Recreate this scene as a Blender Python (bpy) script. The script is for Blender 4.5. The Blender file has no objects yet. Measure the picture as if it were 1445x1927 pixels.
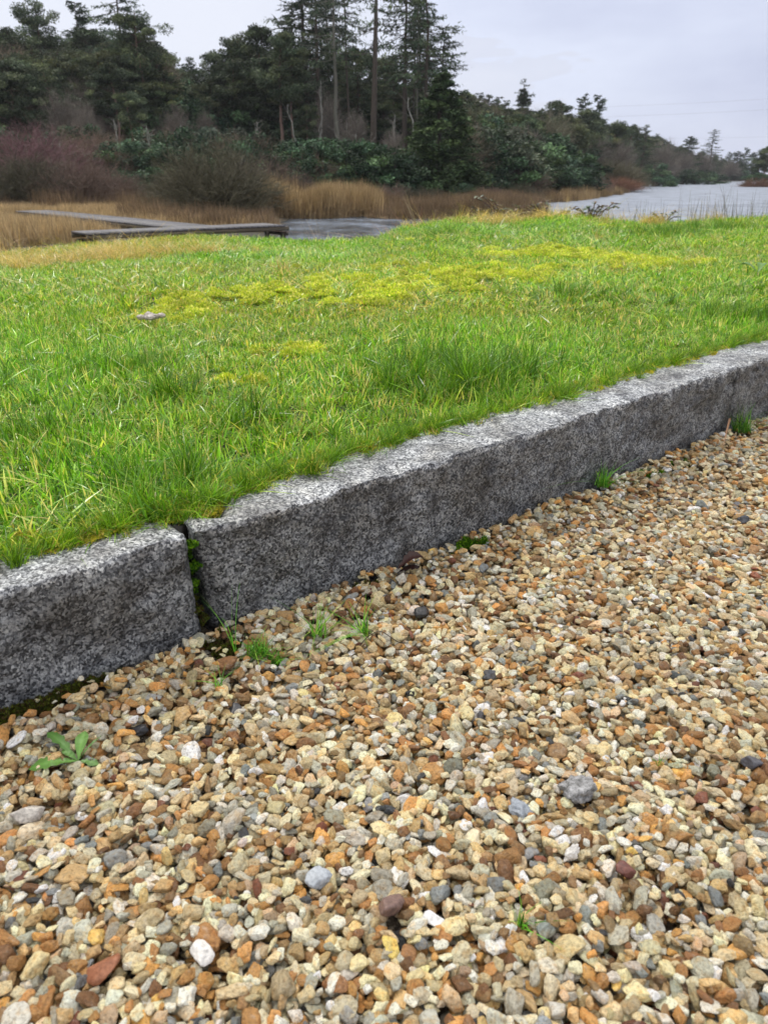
import bpy, bmesh, math, random
import numpy as np
from mathutils import noise as mnoise, Vector
C = bpy.context.scene.collection
SC = bpy.context.scene
R = math.radians
RNG = np.random.default_rng(7)
random.seed(7)

# ------------------------------------------------------------------ camera
PITCH = 23.7
cam_d = bpy.data.cameras.new('camera')
cam = bpy.data.objects.new('camera', cam_d); C.objects.link(cam)
cam.location = (0, 0, .70); cam.rotation_euler = (R(90 - PITCH), 0, 0)
cam_d.sensor_fit = 'HORIZONTAL'; cam_d.sensor_width = 36; cam_d.lens = 36
cam_d.clip_start = .02; cam_d.clip_end = 3000
cam_d.dof.use_dof = True; cam_d.dof.focus_distance = 1.5; cam_d.dof.aperture_fstop = 12
SC.camera = cam

# ------------------------------------------------------------------ world + sun
w = bpy.data.worlds.new("World"); SC.world = w; w.use_nodes = True
nt = w.node_tree; nt.nodes.clear()
def N(t, typ, **kw):
    n = t.nodes.new(typ)
    for k, v in kw.items(): setattr(n, k, v)
    return n
SUN_EL, SUN_AZ = 52, -28          # azimuth from +Y towards +X
out = N(nt, 'ShaderNodeOutputWorld')
sky = N(nt, 'ShaderNodeTexSky', sky_type='NISHITA', sun_disc=False)
sky.sun_elevation = R(SUN_EL); sky.sun_rotation = R(SUN_AZ)
b1 = N(nt, 'ShaderNodeBackground'); b1.inputs[1].default_value = .08
nt.links.new(sky.outputs[0], b1.inputs[0])
tc = N(nt, 'ShaderNodeTexCoord')
mp = N(nt, 'ShaderNodeMapping'); mp.inputs['Scale'].default_value = (1.0, 1.0, 3.6); mp.inputs['Location'].default_value = (.6, .2, .1)
nt.links.new(tc.outputs['Generated'], mp.inputs[0])
nz = N(nt, 'ShaderNodeTexNoise'); nz.inputs['Scale'].default_value = 2.3; nz.inputs['Detail'].default_value = 5; nz.inputs['Roughness'].default_value = .55
nt.links.new(mp.outputs[0], nz.inputs['Vector'])
sx = N(nt, 'ShaderNodeSeparateXYZ'); nt.links.new(tc.outputs['Generated'], sx.inputs[0])
ma = N(nt, 'ShaderNodeMath', operation='MULTIPLY_ADD'); ma.inputs[1].default_value = .58; ma.inputs[2].default_value = 0
nt.links.new(sx.outputs[0], ma.inputs[0])
ad = N(nt, 'ShaderNodeMath', operation='ADD'); nt.links.new(ma.outputs[0], ad.inputs[0]); nt.links.new(nz.outputs[0], ad.inputs[1])
cr = N(nt, 'ShaderNodeValToRGB'); nt.links.new(ad.outputs[0], cr.inputs[0])
e = cr.color_ramp.elements
e[0].position = .34; e[0].color = (.86, .89, 1.0, 1)
e[1].position = .86; e[1].color = (.60, .64, .83, 1)
m_ = cr.color_ramp.elements.new(.56); m_ = cr.color_ramp.elements.new(.57); m_.color = (.78, .83, 1.0, 1)
# brighter neutral cloud overhead
mr = N(nt, 'ShaderNodeMapRange'); mr.inputs['From Min'].default_value = .33; mr.inputs['From Max'].default_value = .85
nt.links.new(sx.outputs[2], mr.inputs[0])
mx = N(nt, 'ShaderNodeMix', data_type='RGBA'); nt.links.new(mr.outputs[0], mx.inputs[0])
nt.links.new(cr.outputs[0], mx.inputs[6]); mx.inputs[7].default_value = (1.85, 1.80, 1.72, 1)
b2 = N(nt, 'ShaderNodeBackground'); nt.links.new(mx.outputs[2], b2.inputs[0]); b2.inputs[1].default_value = 1.04
ms = N(nt, 'ShaderNodeMixShader'); ms.inputs[0].default_value = .9
nt.links.new(b1.outputs[0], ms.inputs[1]); nt.links.new(b2.outputs[0], ms.inputs[2]); nt.links.new(ms.outputs[0], out.inputs[0])

sd = bpy.data.lights.new('sun', 'SUN'); sd.energy = 1.5; sd.angle = R(10); sd.color = (1, .95, .88)
so = bpy.data.objects.new('sun', sd); C.objects.link(so)
_dir = Vector((math.sin(R(SUN_AZ)) * math.cos(R(SUN_EL)), math.cos(R(SUN_AZ)) * math.cos(R(SUN_EL)), math.sin(R(SUN_EL))))
so.rotation_euler = _dir.to_track_quat('Z', 'Y').to_euler(); so.location = (0, 0, 30)

SC.view_settings.view_transform = 'Standard'; SC.view_settings.look = 'None'
SC.view_settings.exposure = 0; SC.view_settings.gamma = 1
SC.render.engine = 'CYCLES'
SC.cycles.max_bounces = 6; SC.cycles.diffuse_bounces = 2; SC.cycles.glossy_bounces = 2
SC.cycles.transmission_bounces = 3; SC.cycles.transparent_max_bounces = 4
SC.cycles.use_denoising = True; SC.cycles.denoiser = 'OPENIMAGEDENOISE'; SC.cycles.denoising_input_passes = 'RGB_ALBEDO_NORMAL'; SC.cycles.denoising_prefilter = 'ACCURATE'
SC.cycles.sample_clamp_indirect = 4

# ------------------------------------------------------------------ projection of photo measurements to real distances
CT, ST = math.cos(R(PITCH)), math.sin(R(PITCH))
def ray(px, py):
    x = (px - 722.5) / 1445; v = (963.5 - py) / 1445
    return x, CT + v * ST, -ST + v * CT
def on_z(px, py, z):
    x, y, zz = ray(px, py); t = (z - .7) / zz
    return (x * t, y * t)
def at_y(px, py, Y):
    x, y, z = ray(px, py); t = Y / y
    return (x * t, Y, .7 + z * t)

# ------------------------------------------------------------------ kerb frame: u along the kerb, s across towards the lawn
P0 = np.array([-.549, .892]); E = np.array([.777, .63]); E = E / np.linalg.norm(E); NN = np.array([-E[1], E[0]])
def us(x, y):
    dx = x - P0[0]; dy = y - P0[1]
    return dx * E[0] + dy * E[1], dx * NN[0] + dy * NN[1]
def xy(u, s): return P0[0] + u * E[0] + s * NN[0], P0[1] + u * E[1] + s * NN[1]
def s_front(u): return np.interp(u, [-1, .1, .9, 1.4, 2.2, 4], [-.02, -.03, -.03, -.018, 0, .03])

# ------------------------------------------------------------------ smooth numpy value noise
def vnoise(x, y, sc, seed=0):
    x = np.asarray(x, float) / sc; y = np.asarray(y, float) / sc
    xi = np.floor(x).astype(np.int64); yi = np.floor(y).astype(np.int64)
    fx = x - xi; fy = y - yi; fx = fx * fx * (3 - 2 * fx); fy = fy * fy * (3 - 2 * fy)
    def h(a, b):
        n = (a * 374761393 + b * 668265263 + seed * 982451653) & 0x7fffffff
        n = ((n ^ (n >> 13)) * 1274126177) & 0x7fffffff
        return ((n ^ (n >> 16)) & 0xffff) / 65535.0
    return (h(xi, yi) * (1 - fx) + h(xi + 1, yi) * fx) * (1 - fy) + (h(xi, yi + 1) * (1 - fx) + h(xi + 1, yi + 1) * fx) * fy
def fbm(x, y, sc, seed=0, o=3):
    r = 0; a = 1; t = 0
    for k in range(o):
        r = r + a * vnoise(x, y, sc / 2 ** k, seed + k * 17); t += a; a *= .5
    return r / t
def sstep(a, b, x):
    t = np.clip((x - a) / (b - a), 0, 1); return t * t * (3 - 2 * t)

# ------------------------------------------------------------------ terrain
WATER = -.8
L1 = np.array([(-2.9, 11), (-2.3, 17), (-2.5, 21), (-3.4, 27), (-3.2, 31), (-.6, 35.3), (.3, 33), (.8, 30.5), (3.0, 31), (3.5, 35), (4.9, 35.3), (5.3, 31.5), (7.0, 36), (9.1, 46.5), (12, 54), (18, 68), (27.6, 90), (29.5, 99), (33, 112), (51, 155), (92, 217), (140, 300), (170, 900), (-900, 900), (-900, 11)], float)
L2 = np.array([(61, 138), (53.5, 112), (62, 90), (110, 70), (900, 60), (900, 900), (300, 900), (160, 300), (108, 222)], float)
def sdist(x, y, P):
    d = np.full(x.shape, 1e9); inside = np.zeros(x.shape, bool)
    for i in range(len(P)):
        a = P[i]; b = P[(i + 1) % len(P)]; ab = b - a
        t = np.clip(((x - a[0]) * ab[0] + (y - a[1]) * ab[1]) / (ab @ ab), 0, 1)
        d = np.minimum(d, np.hypot(x - a[0] - t * ab[0], y - a[1] - t * ab[1]))
        c = (a[1] > y) != (b[1] > y)
        with np.errstate(divide='ignore', invalid='ignore'):
            xx = (b[0] - a[0]) * (y - a[1]) / (b[1] - a[1] if b[1] != a[1] else 1e-9) + a[0]
        inside ^= c & (x < xx)
    return np.where(inside, d, -d)
_ep = [0, 80, 150, 230, 300, 380, 450, 520, 650, 720, 760, 850, 950, 1000, 1060, 1150, 1250, 1350, 1445]
_ey = [482, 472, 464, 460, 454, 448, 452, 455, 457, 451, 431, 417, 420, 417, 409, 421, 424, 418, 414]
_e3 = [at_y(a, b, 10) for a, b in zip(_ep, _ey)]
EX = [p[0] for p in _e3]; EZ = [p[2] for p in _e3]
def H(x, y):
    x = np.asarray(x, float); y = np.asarray(y, float); sh = np.broadcast(x, y).shape
    x = np.broadcast_to(x, sh).ravel(); y = np.broadcast_to(y, sh).ravel()
    u, s = us(x, y)
    ez = np.interp(x * 10 / np.maximum(y, 5), EX, EZ)
    lawn = .18 + .012 * sstep(.1, .5, s) + (ez - .192) * sstep(3.4, 10, y) + .02 * (fbm(x, y, .9, 3) - .5) * sstep(.3, 1.0, s)
    lawn = np.where(y > 10, np.maximum(lawn - .55 * (y - 10) - .1 * (fbm(x, y, 1.2, 8) - .5), -2.2), lawn)
    d1 = sdist(x, y, L1); d2 = sdist(x, y, L2)
    def bank(d, m, amp):
        z = np.where(d > 0, WATER + .1 * sstep(0, 1.5, d), WATER + np.maximum(d * .4, -1.4))
        return z + amp * (1 - np.exp(-np.maximum(m, 0) / 50))
    m1 = np.minimum(d1 - 3.5, y - 45 + .0 * x)
    amp = 10 * (1 - .75 * sstep(-5, 40, x)) * (1 - .5 * sstep(130, 260, y))
    far = bank(d1, m1, amp) + np.where(d1 > 6, .4 * (fbm(x, y, 9, 5) - .5), 0)
    far2 = bank(d2, d2 - 3, 3.0)
    return np.maximum(np.maximum(lawn, far), far2).reshape(sh)

# ------------------------------------------------------------------ object helpers
def tag(o, label=None, cat=None, group=None, kind=None):
    if label: o['label'] = label
    if cat: o['category'] = cat
    if group: o['group'] = group
    if kind: o['kind'] = kind
    return o
def mesh_np(name, V, F, mats, midx=None, smooth=False, col=None, uvs=None):
    """V (n,3); F list of arrays (each (k,3) or (k,4)); col per-vertex rgb"""
    me = bpy.data.meshes.new(name)
    V = np.asarray(V, np.float32); Fs = [np.asarray(f, np.int32) for f in (F if isinstance(F, list) else [F]) if len(f)]
    nl = sum(f.size for f in Fs); nf = sum(len(f) for f in Fs)
    me.vertices.add(len(V)); me.vertices.foreach_set('co', V.ravel())
    me.loops.add(nl); me.polygons.add(nf)
    me.loops.foreach_set('vertex_index', np.concatenate([f.ravel() for f in Fs]))
    tot = np.concatenate([np.full(len(f), f.shape[1], np.int32) for f in Fs])
    st = np.concatenate([[0], np.cumsum(tot)[:-1]]).astype(np.int32)
    me.polygons.foreach_set('loop_start', st)
    if midx is not None: me.polygons.foreach_set('material_index', np.asarray(midx, np.int32))
    me.update(calc_edges=True)
    if smooth: me.polygons.foreach_set('use_smooth', np.ones(nf, bool))
    if col is not None:
        a = me.color_attributes.new('tone', 'FLOAT_COLOR', 'POINT')
        c = np.ones((len(V), 4), np.float32); c[:, :3] = col; a.data.foreach_set('color', c.ravel())
    for m in (mats if isinstance(mats, (list, tuple)) else [mats]): me.materials.append(m)
    me.validate()
    return me
def link(name, me, parent=None, loc=None, rot=None, scale=None):
    o = bpy.data.objects.new(name, me); C.objects.link(o)
    if parent: o.parent = parent
    if loc is not None: o.location = loc
    if rot is not None: o.rotation_euler = rot
    if scale is not None: o.scale = scale
    return o
class MB:
    def __init__(s): s.v = []; s.q = []; s.t = []; s.n = 0; s.c = []; s.qm = []; s.tm = []
    def add(s, V, Q=None, T=None, col=(1, 1, 1), m=0):
        V = np.asarray(V, float); s.v.append(V)
        c = np.asarray(col, float); s.c.append(np.broadcast_to(c, (len(V), 3)))
        if Q is not None and len(Q): s.q.append(np.asarray(Q, int) + s.n); s.qm.append(np.full(len(Q), m))
        if T is not None and len(T): s.t.append(np.asarray(T, int) + s.n); s.tm.append(np.full(len(T), m))
        s.n += len(V)
    def tube(s, P, rad, k=6, col=(1, 1, 1), m=0):
        P = np.asarray(P, float); n = len(P); rad = np.broadcast_to(rad, (n,))
        d = np.gradient(P, axis=0); d /= np.linalg.norm(d, axis=1)[:, None] + 1e-9
        ref = np.array([0, 0, 1.]) if abs(d[0][2]) < .9 else np.array([1., 0, 0])
        a = np.cross(d, ref); a /= np.linalg.norm(a, axis=1)[:, None] + 1e-9; b = np.cross(d, a)
        th = np.linspace(0, 2 * np.pi, k, endpoint=False)
        V = P[:, None, :] + rad[:, None, None] * (a[:, None, :] * np.cos(th)[None, :, None] + b[:, None, :] * np.sin(th)[None, :, None])
        i = np.arange(n - 1)[:, None] * k; j = np.arange(k)[None, :]; j2 = (j + 1) % k
        Q = np.stack([i + j, i + j2, i + k + j2, i + k + j], -1).reshape(-1, 4)
        s.add(V.reshape(-1, 3), Q, col=col, m=m)
    def box(s, c, h, col=(1, 1, 1), yaw=0, m=0):
        x, y, z = h
        V = np.array([[a * x, b * y, d * z] for d in (-1, 1) for b in (-1, 1) for a in (-1, 1)], float)
        cy, sy = math.cos(yaw), math.sin(yaw)
        V = np.stack([V[:, 0] * cy - V[:, 1] * sy, V[:, 0] * sy + V[:, 1] * cy, V[:, 2]], 1) + np.asarray(c)
        s.add(V, [[0, 2, 3, 1], [4, 5, 7, 6], [0, 1, 5, 4], [2, 6, 7, 3], [0, 4, 6, 2], [1, 3, 7, 5]], col=col, m=m)
    def mesh(s, name, mats, smooth=False):
        F = []; mi = []
        if s.q: F.append(np.concatenate(s.q)); mi.append(np.concatenate(s.qm))
        if s.t: F.append(np.concatenate(s.t)); mi.append(np.concatenate(s.tm))
        return mesh_np(name, np.concatenate(s.v), F, mats, np.concatenate(mi), smooth, np.concatenate(s.c))

def ribbon(mb, P, wd, side, col):
    """P (n,k,3) centre lines, wd (n,k), side (n,3)"""
    n, k, _ = P.shape
    A = P - side[:, None, :] * wd[..., None] / 2; B = P + side[:, None, :] * wd[..., None] / 2
    V = np.stack([A, B], 2).reshape(-1, 3)
    i = np.arange(n)[:, None] * 2 * k; j = np.arange(k - 1)[None, :] * 2
    Q = np.stack([i + j, i + j + 1, i + j + 3, i + j + 2], -1).reshape(-1, 4)
    mb.add(V, Q, col=np.repeat(col, 2 * k, axis=0) if np.ndim(col) == 2 else col)

# instance scatter: ONE object, geometry-node instances (used only for uncountable stuff)
def scatter(name, pts, rot, scl, idx, tint, protos):
    col = bpy.data.collections.new(name + '_shapes')
    for i, me in enumerate(protos):
        o = bpy.data.objects.new('%s_shape_%03d' % (name, i), me); col.objects.link(o)
    me = bpy.data.meshes.new(name); n = len(pts)
    me.vertices.add(n); me.vertices.foreach_set('co', np.asarray(pts, np.float32).ravel())
    a = me.attributes.new('rot', 'FLOAT_VECTOR', 'POINT'); a.data.foreach_set('vector', np.asarray(rot, np.float32).ravel())
    a = me.attributes.new('scl', 'FLOAT_VECTOR', 'POINT'); a.data.foreach_set('vector', np.asarray(scl, np.float32).ravel())
    a = me.attributes.new('idx', 'INT', 'POINT'); a.data.foreach_set('value', np.asarray(idx, np.int32))
    a = me.attributes.new('tint', 'FLOAT_COLOR', 'POINT'); c = np.ones((n, 4), np.float32); c[:, :3] = tint
    c[:, 3] = RNG.random(n); a.data.foreach_set('color', c.ravel())
    a = me.attributes.new('rnd', 'FLOAT', 'POINT'); a.data.foreach_set('value', RNG.random(n).astype(np.float32))
    me.update()
    o = link(name, me)
    g = bpy.data.node_groups.new(name + '_nodes', 'GeometryNodeTree')
    g.interface.new_socket('Geometry', in_out='INPUT', socket_type='NodeSocketGeometry')
    g.interface.new_socket('Geometry', in_out='OUTPUT', socket_type='NodeSocketGeometry')
    gi = N(g, 'NodeGroupInput'); go = N(g, 'NodeGroupOutput')
    ci = N(g, 'GeometryNodeCollectionInfo'); ci.inputs['Collection'].default_value = col
    ci.inputs['Separate Children'].default_value = True; ci.inputs['Reset Children'].default_value = True
    ip = N(g, 'GeometryNodeInstanceOnPoints'); ip.inputs['Pick Instance'].default_value = True
    def att(nm, t):
        q = N(g, 'GeometryNodeInputNamedAttribute', data_type=t); q.inputs['Name'].default_value = nm; return q.outputs[0]
    er = N(g, 'FunctionNodeEulerToRotation')
    L = g.links.new
    L(att('rot', 'FLOAT_VECTOR'), er.inputs[0]); L(er.outputs[0], ip.inputs['Rotation'])
    L(att('scl', 'FLOAT_VECTOR'), ip.inputs['Scale']); L(att('idx', 'INT'), ip.inputs['Instance Index'])
    L(gi.outputs[0], ip.inputs['Points']); L(ci.outputs[0], ip.inputs['Instance']); L(ip.outputs[0], go.inputs[0])
    mo = o.modifiers.new('scatter', 'NODES'); mo.node_group = g
    for m in {m for p in protos for m in p.materials}: me.materials.append(m)
    return o

# ------------------------------------------------------------------ materials
def mat(name):
    m = bpy.data.materials.new(name); m.use_nodes = True; t = m.node_tree
    b = t.nodes['Principled BSDF']; return m, t, b
def lk(t, a, b): t.links.new(a, b)
def noise(t, sc, det=4, vec=None, rough=.55):
    n = N(t, 'ShaderNodeTexNoise'); n.inputs['Scale'].default_value = sc; n.inputs['Detail'].default_value = det; n.inputs['Roughness'].default_value = rough
    if vec is not None: lk(t, vec, n.inputs['Vector'])
    return n
def ramp(t, fac, stops):
    r = N(t, 'ShaderNodeValToRGB'); lk(t, fac, r.inputs[0]); el = r.color_ramp.elements
    while len(el) < len(stops): el.new(.5)
    for q, (p, c) in zip(el, stops): q.position = p; q.color = (*c, 1) if len(c) == 3 else c
    return r.outputs[0]
def mixc(t, f, a, b, mode='MIX'):
    m = N(t, 'ShaderNodeMix', data_type='RGBA', blend_type=mode)
    for s, v in ((0, f), (6, a), (7, b)):
        if isinstance(v, (int, float)): m.inputs[s].default_value = v
        elif isinstance(v, tuple): m.inputs[s].default_value = (*v, 1)
        else: lk(t, v, m.inputs[s])
    return m.outputs[2]
def bump(t, b, h, st, dist, prev=None):
    n = N(t, 'ShaderNodeBump'); n.inputs['Strength'].default_value = st; n.inputs['Distance'].default_value = dist
    lk(t, h, n.inputs['Height'])
    if prev is not None: lk(t, prev, n.inputs['Normal'])
    if b is not None: lk(t, n.outputs[0], b.inputs['Normal'])
    return n.outputs[0]
def texco(t, o='Object'): return N(t, 'ShaderNodeTexCoord').outputs[o]

def m_foliage(name, tint_attr=True, rough=.5, transl=.3, spec=.35, mult=(1, 1, 1), inst=True, coat=0):
    """leaf colour = per-vertex tone x per-instance tint"""
    m, t, b = mat(name)
    a = N(t, 'ShaderNodeAttribute', attribute_name='tone')
    c = a.outputs[0]
    if inst:
        a2 = N(t, 'ShaderNodeAttribute', attribute_name='tint', attribute_type='INSTANCER')
        c = mixc(t, 1.0, c, a2.outputs[0], 'MULTIPLY')
    if mult != (1, 1, 1): c = mixc(t, 1.0, c, mult, 'MULTIPLY')
    lk(t, c, b.inputs['Base Color']); b.inputs['Roughness'].default_value = rough
    b.inputs['Specular IOR Level'].default_value = spec
    if transl:
        tr = N(t, 'ShaderNodeBsdfTranslucent'); lk(t, mixc(t, 1.0, c, (1.25, 1.2, .6), 'MULTIPLY'), tr.inputs[0])
        mxs = N(t, 'ShaderNodeMixShader'); mxs.inputs[0].default_value = transl
        o = t.nodes['Material Output']; lk(t, b.outputs[0], mxs.inputs[1]); lk(t, tr.outputs[0], mxs.inputs[2]); lk(t, mxs.outputs[0], o.inputs[0])
    return m
M = {}
M['grass'] = m_foliage('grass_blades', rough=.27, transl=.35, spec=.5)
M['moss'] = m_foliage('moss_fronds', rough=.6, transl=.3, spec=.3)
M['leafplain'] = m_foliage('plant_leaves', rough=.4, transl=.25, spec=.4, inst=False)
M['reed'] = m_foliage('dry_reeds', rough=.7, transl=.2, spec=.2)
M['needle_i'] = m_foliage('wood_foliage', rough=.6, transl=.1, spec=.15)
M['bark_i'] = m_foliage('wood_bark', rough=.9, transl=0, spec=.1)

def m_tree(name, rough=.6, spec=.15, transl=.1, var=.35):
    m, t, b = mat(name)
    a = N(t, 'ShaderNodeAttribute', attribute_name='tone')
    oi = N(t, 'ShaderNodeObjectInfo')
    v = N(t, 'ShaderNodeMapRange'); v.inputs['To Min'].default_value = 1 - var; v.inputs['To Max'].default_value = 1 + var; lk(t, oi.outputs['Random'], v.inputs[0])
    c = mixc(t, 1.0, a.outputs[0], oi.outputs['Color'], 'MULTIPLY')
    h = N(t, 'ShaderNodeHueSaturation'); lk(t, v.outputs[0], h.inputs['Value']); lk(t, c, h.inputs['Color'])
    lk(t, h.outputs[0], b.inputs['Base Color']); b.inputs['Roughness'].default_value = rough; b.inputs['Specular IOR Level'].default_value = spec
    if transl:
        tr = N(t, 'ShaderNodeBsdfTranslucent'); lk(t, h.outputs[0], tr.inputs[0])
        mxs = N(t, 'ShaderNodeMixShader'); mxs.inputs[0].default_value = transl
        o = t.nodes['Material Output']; lk(t, b.outputs[0], mxs.inputs[1]); lk(t, tr.outputs[0], mxs.inputs[2]); lk(t, mxs.outputs[0], o.inputs[0])
    return m
M['needle'] = m_tree('tree_foliage'); M['bark'] = m_tree('tree_bark', .9, .1, 0, .2)

# granite
def m_granite():
    m, t, b = mat('granite'); v = texco(t)
    v1 = N(t, 'ShaderNodeTexVoronoi'); v1.inputs['Scale'].default_value = 290; lk(t, v, v1.inputs['Vector'])
    wob = noise(t, 210, 4, v, .75); fine = noise(t, 420, 2, v, .6); mid = noise(t, 60, 4, v, .65); big = noise(t, 9, 4, v, .6)
    sp = N(t, 'ShaderNodeSeparateColor'); lk(t, v1.outputs['Color'], sp.inputs[0])
    f = N(t, 'ShaderNodeMath', operation='MULTIPLY_ADD'); lk(t, sp.outputs[0], f.inputs[0]); f.inputs[1].default_value = .60; wm = N(t, 'ShaderNodeMath', operation='MULTIPLY'); wm.inputs[1].default_value = .62; lk(t, wob.outputs[0], wm.inputs[0]); lk(t, wm.outputs[0], f.inputs[2])
    f2 = N(t, 'ShaderNodeMath', operation='MULTIPLY_ADD'); lk(t, mid.outputs[0], f2.inputs[0]); f2.inputs[1].default_value = .55; lk(t, f.outputs[0], f2.inputs[2])
    f3 = N(t, 'ShaderNodeMath', operation='MULTIPLY_ADD'); lk(t, fine.outputs[0], f3.inputs[0]); f3.inputs[1].default_value = .35; lk(t, f2.outputs[0], f3.inputs[2])
    c = ramp(t, f3.outputs[0], [(.0, (.02, .022, .026)), (.66, (.03, .032, .036)), (.80, (.13, .133, .14)), (.93, (.27, .27, .27)), (1.0, (.55, .545, .53))])
    rr = t.nodes[-1]
    sc_ = N(t, 'ShaderNodeMapRange'); sc_.inputs['From Min'].default_value = .62; sc_.inputs['From Max'].default_value = 1.50
    lk(t, f3.outputs[0], sc_.inputs[0])
    for n in t.nodes:
        if n.type == 'VALTORGB': lk(t, sc_.outputs[0], n.inputs[0]); el = n.color_ramp.elements
    for q, (p, cc) in zip(el, [(.0, (.012, .013, .015)), (.26, (.042, .043, .046)), (.43, (.115, .116, .120)), (.60, (.205, .205, .207)), (.84, (.37, .366, .358))]):
        q.position = p; q.color = (*cc, 1)
    # warm stain and darker wet blotches, of their own shape
    st = ramp(t, big.outputs[0], [(.42, (1, 1, 1)), (.62, (.62, .60, .57))])
    c = mixc(t, 1.0, c, st, 'MULTIPLY')
    b3 = noise(t, 16, 5, v, .75); st2 = ramp(t, b3.outputs[0], [(.36, (.38, .38, .40)), (.50, (.95, .95, .95)), (.68, (1.35, 1.34, 1.31))]); c = mixc(t, .9, c, st2, 'MULTIPLY')
    # light from above put into the colour: top tinted lighter, hewn face darker
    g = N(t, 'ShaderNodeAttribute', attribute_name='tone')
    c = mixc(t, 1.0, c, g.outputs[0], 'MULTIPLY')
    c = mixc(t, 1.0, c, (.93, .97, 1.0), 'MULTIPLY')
    lk(t, c, b.inputs['Base Color']); b.inputs['Roughness'].default_value = .5; b.inputs['Specular IOR Level'].default_value = .45
    h1 = bump(t, None, mid.outputs[0], .6, .004); bump(t, b, wob.outputs[0], .6, .0015, h1)
    return m
M['granite'] = m_granite()

def m_stone():
    m, t, b = mat('gravel_stone')
    v = texco(t)
    a = N(t, 'ShaderNodeAttribute', attribute_name='tint', attribute_type='INSTANCER')
    r = N(t, 'ShaderNodeAttribute', attribute_name='rnd', attribute_type='INSTANCER')
    k = N(t, 'ShaderNodeVectorMath', operation='SCALE'); k.inputs[0].default_value = (91, 57, 33); lk(t, r.outputs['Fac'], k.inputs['Scale'])
    s = N(t, 'ShaderNodeVectorMath', operation='ADD'); lk(t, v, s.inputs[0]); lk(t, k.outputs[0], s.inputs[1])
    n1 = noise(t, 1.3, 4, s.outputs[0], .6); n2 = noise(t, 3, 4, s.outputs[0], .65); n3 = noise(t, 11, 3, s.outputs[0], .6)
    # rust patches, pale quartz patches, speckle
    rust = ramp(t, n1.outputs[0], [(.50, (0, 0, 0)), (.66, (.75, .75, .75))])
    c = mixc(t, rust, a.outputs[0], mixc(t, 1.0, a.outputs[0], (.95, .74, .50), 'MULTIPLY'))
    pale = ramp(t, n1.outputs[0], [(.28, (.6, .6, .6)), (.42, (0, 0, 0))])
    c = mixc(t, pale, c, mixc(t, .45, a.outputs[0], (.62, .60, .55)))
    c = mixc(t, .75, c, ramp(t, n2.outputs[0], [(.32, (.42, .37, .30)), (.48, (1, 1, 1)), (.70, (1.35, 1.33, 1.28))]), 'MULTIPLY')
    c = mixc(t, .38, c, ramp(t, n3.outputs[0], [(.33, (.5, .45, .4)), (.45, (1, 1, 1))]), 'MULTIPLY')
    lk(t, c, b.inputs['Base Color']); b.inputs['Specular IOR Level'].default_value = .5
    ro = N(t, 'ShaderNodeMapRange'); ro.inputs['To Min'].default_value = .28; ro.inputs['To Max'].default_value = .62; lk(t, n2.outputs[0], ro.inputs[0]); lk(t, ro.outputs[0], b.inputs['Roughness'])
    h = bump(t, None, n2.outputs[0], .5, .12); bump(t, b, n3.outputs[0], .3, .05, h)
    return m
M['stone'] = m_stone()
def m_plainstone(name, c1, c2, rough=.5, sc=60):
    m, t, b = mat(name); v = texco(t); n = noise(t, sc, 4, v, .7); n2 = noise(t, sc * 4, 3, v, .6)
    c = ramp(t, n.outputs[0], [(.35, c1), (.65, c2)])
    c = mixc(t, .5, c, ramp(t, n2.outputs[0], [(.35, (.5, .5, .5)), (.55, (1, 1, 1))]), 'MULTIPLY')
    lk(t, c, b.inputs['Base Color']); b.inputs['Roughness'].default_value = rough
    h = bump(t, None, n.outputs[0], .6, .003); bump(t, b, n2.outputs[0], .4, .0008, h)
    return m
def m_grit():
    m, t, b = mat('grit'); v = texco(t)
    vo = N(t, 'ShaderNodeTexVoronoi'); vo.inputs['Scale'].default_value = 320; lk(t, v, vo.inputs['Vector'])
    n = noise(t, 40, 5, v, .7)
    sp = N(t, 'ShaderNodeSeparateColor'); lk(t, vo.outputs['Color'], sp.inputs[0])
    c = ramp(t, sp.outputs[0], [(0, (.06, .043, .028)), (.4, (.13, .098, .065)), (.8, (.22, .18, .13)), (1, (.34, .30, .25))])
    c = mixc(t, .8, c, ramp(t, n.outputs[0], [(.35, (.45, .42, .4)), (.6, (1, 1, 1))]), 'MULTIPLY')
    lk(t, c, b.inputs['Base Color']); b.inputs['Roughness'].default_value = .6
    h = bump(t, None, n.outputs[0], .8, .006); bump(t, b, vo.outputs['Distance'], .8, .002, h)
    return m
M['grit'] = m_grit()
def m_soil():
    m, t, b = mat('turf_soil'); v = texco(t)
    sx = N(t, 'ShaderNodeSeparateXYZ'); lk(t, v, sx.inputs[0])
    n = noise(t, 14, 5, v, .7); n2 = noise(t, .12, 4, v, .6)
    near = ramp(t, n.outputs[0], [(.3, (.012, .022, .006)), (.5, (.03, .06, .012)), (.7, (.06, .09, .02))])
    far = ramp(t, n2.outputs[0], [(.35, (.020, .022, .012)), (.5, (.035, .028, .016)), (.68, (.028, .036, .014))])
    mr = N(t, 'ShaderNodeMapRange'); mr.inputs['From Min'].default_value = 9.8; mr.inputs['From Max'].default_value = 11; lk(t, sx.outputs[1], mr.inputs[0])
    c = mixc(t, mr.outputs[0], near, far)
    lk(t, c, b.inputs['Base Color']); b.inputs['Roughness'].default_value = .9
    bump(t, b, n.outputs[0], .8, .02)
    return m
M['soil'] = m_soil()
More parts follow.
